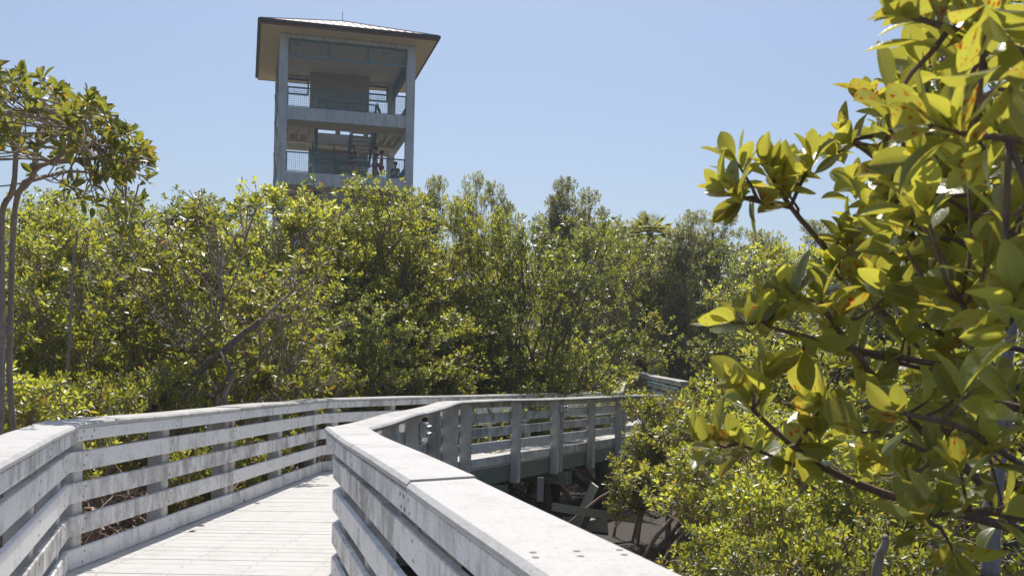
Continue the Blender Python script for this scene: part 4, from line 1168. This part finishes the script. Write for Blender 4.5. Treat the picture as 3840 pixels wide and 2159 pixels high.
# tangled prop roots and dead sticks on the mud
def tangle(name, label, region, n, seed, rmin=.008, rmax=.026, hmax=.75, lim=None):
    rg = np.random.default_rng(seed); mb = MB()
    for i in range(n):
        x, y = region(rg); h = hmax*rg.random()**1.6; L = rg.uniform(.4, 1.5); an = rg.uniform(0, 6.28)
        a = np.array([x, y, gz(x,y)+h]); el = rg.normal(.1,.4)
        b = a + L*np.array([math.cos(an)*math.cos(el), math.sin(an)*math.cos(el), math.sin(el)])
        b[2] = max(b[2], gz(b[0],b[1])-.03)
        if name == 'root_tangle' and lim: b[0] = min(b[0], lim(b[1]))
        mb.tube(curve_pts(a, b, rg, .09, 4, rg.uniform(-.05,.25)), [rg.uniform(rmin,rmax)*(1-.12*k) for k in range(5)], 5, 0, False)
    o = mb.build(name, M['root'], smooth=True); tag(o, label, 'roots', kind='stuff')
def reg_left(rg):
    f = rg.random(); y = 4 + 14*f; x = float(np.interp(y, [4,7.4,15.1,18], [-2.2,-3.3,-2.95,-1.5])) - .25 - 2.6*rg.random()**1.3
    return x, y
def reg_right(rg):
    y = rg.uniform(4, 10.5); return 1.7 + 6*rg.random(), y
tangle('root_tangle', 'brown tangle of prop roots and dead sticks behind the open side railing', reg_left, 1500, 41, .007, .022, 1.5, lambda y: float(np.interp(y, [2,7.4,15.1,28], [-1.7,-3.4,-3.05,2.3])))
tangle('root_tangle', 'thin pinkish roots and sticks littering the mud under the near branch', reg_right, 500, 42, .006, .018)

# fallen leaves on the deck
fl = MB(); rgx = random.Random(6)
def fallen(px, py, label):
    dx, dy = unroll(px, py); d = EYE*F/dy; X = dx*d/F; mb = MB(); a = rgx.uniform(0,6.28)
    ring = [(0,-.035,.004),(.014,-.012,.010),(.016,.012,.012),(0,.035,.006),(-.016,.012,.013),(-.014,-.012,.010)]
    vs = [(X+x*math.cos(a)-y*math.sin(a), d+x*math.sin(a)+y*math.cos(a), z) for x,y,z in ring] + [(X+x*math.cos(a)-y*math.sin(a), d+x*math.sin(a)+y*math.cos(a), z-.002) for x,y,z in ring]
    mb.add(vs, [(0,1,2,3),(0,3,4,5),(6,9,8,7),(6,11,10,9)]); o = mb.build('fallen_leaf', M['bark']); tag(o, label, 'leaf', 'fallen leaves on the decking')
fallen(192, 531, 'fallen brown leaf on the decking, closest to the camera'); fallen(201, 525.5, 'fallen brown leaf in the railing\'s shadow, second from the camera')
fallen(233, 510, 'fallen brown leaf in the middle of the railing\'s shadow'); fallen(257, 503, 'fallen brown leaf beside the leafy shadow on the decking')

# ------------------------------------------------------------------ haze volume added to lift the dark tones
hz = MB(); hz.box(-150, 150, -50, 160, GROUND-1.2, 27)
hm = NT('shadow_lift_haze'); pv = hm.n('ShaderNodeVolumePrincipled'); pv.inputs['Color'].default_value = (.92, .95, 1, 1); pv.inputs['Density'].default_value = HAZE; pv.inputs['Anisotropy'].default_value = .1
ho = hm.n('ShaderNodeOutputMaterial'); hm.lk(pv.outputs[0], ho.inputs['Volume'])
tag(hz.build('haze', hm.mat), 'thin haze added over the whole wood to lift its shadows', 'haze', kind='stuff')

# ------------------------------------------------------------------ world, sun, camera
SUN_EL, SUN_AZ = R(62), R(-2)        # azimuth measured from straight ahead, to the left is negative
sdir = Vector((math.sin(SUN_AZ)*math.cos(SUN_EL), math.cos(SUN_AZ)*math.cos(SUN_EL), math.sin(SUN_EL)))
w = bpy.data.worlds.new('World'); scene.world = w; w.use_nodes = True
nt = w.node_tree; bg = nt.nodes['Background']
sky = nt.nodes.new('ShaderNodeTexSky'); sky.sky_type = 'NISHITA'; sky.sun_disc = False
sky.sun_elevation = SUN_EL; sky.sun_rotation = SUN_AZ
sky.air_density = 1.0; sky.dust_density = 2.2; sky.ozone_density = 3.6; sky.altitude = 0
nt.links.new(sky.outputs[0], bg.inputs[0]); bg.inputs[1].default_value = .0525
sl = bpy.data.lights.new('sun', 'SUN'); sl.energy = 2.3; sl.angle = R(.53); sl.color = (1, .955, .88)
so = bpy.data.objects.new('sun', sl); COL.objects.link(so); so.rotation_euler = sdir.to_track_quat('Z', 'Y').to_euler()
so.location = sdir * 60
cam = bpy.data.cameras.new('camera'); co = bpy.data.objects.new('camera', cam); COL.objects.link(co)
co.location = (0, 0, EYE); cam.sensor_width = 36; cam.lens = F/1024*36
cam.shift_y = (HY - 287.5)/1024
co.matrix_world = Matrix.Translation((0,0,EYE)) @ Matrix.Rotation(R(90), 4, 'X') @ Matrix.Rotation(ROLL, 4, 'Z')
cam.clip_start = .05; cam.clip_end = 3000
cam.dof.use_dof = True; cam.dof.focus_distance = 14; cam.dof.aperture_fstop = 9
scene.camera = co
scene.view_settings.view_transform = 'Standard'; scene.view_settings.look = 'None'
scene.view_settings.exposure = 1.24; scene.view_settings.gamma = 1
scene.render.engine = 'CYCLES'
cy = scene.cycles; cy.max_bounces = 9; cy.diffuse_bounces = 6; cy.glossy_bounces = 3; cy.transmission_bounces = 4; cy.transparent_max_bounces = 6
cy.use_denoising = True; cy.sample_clamp_indirect = 6
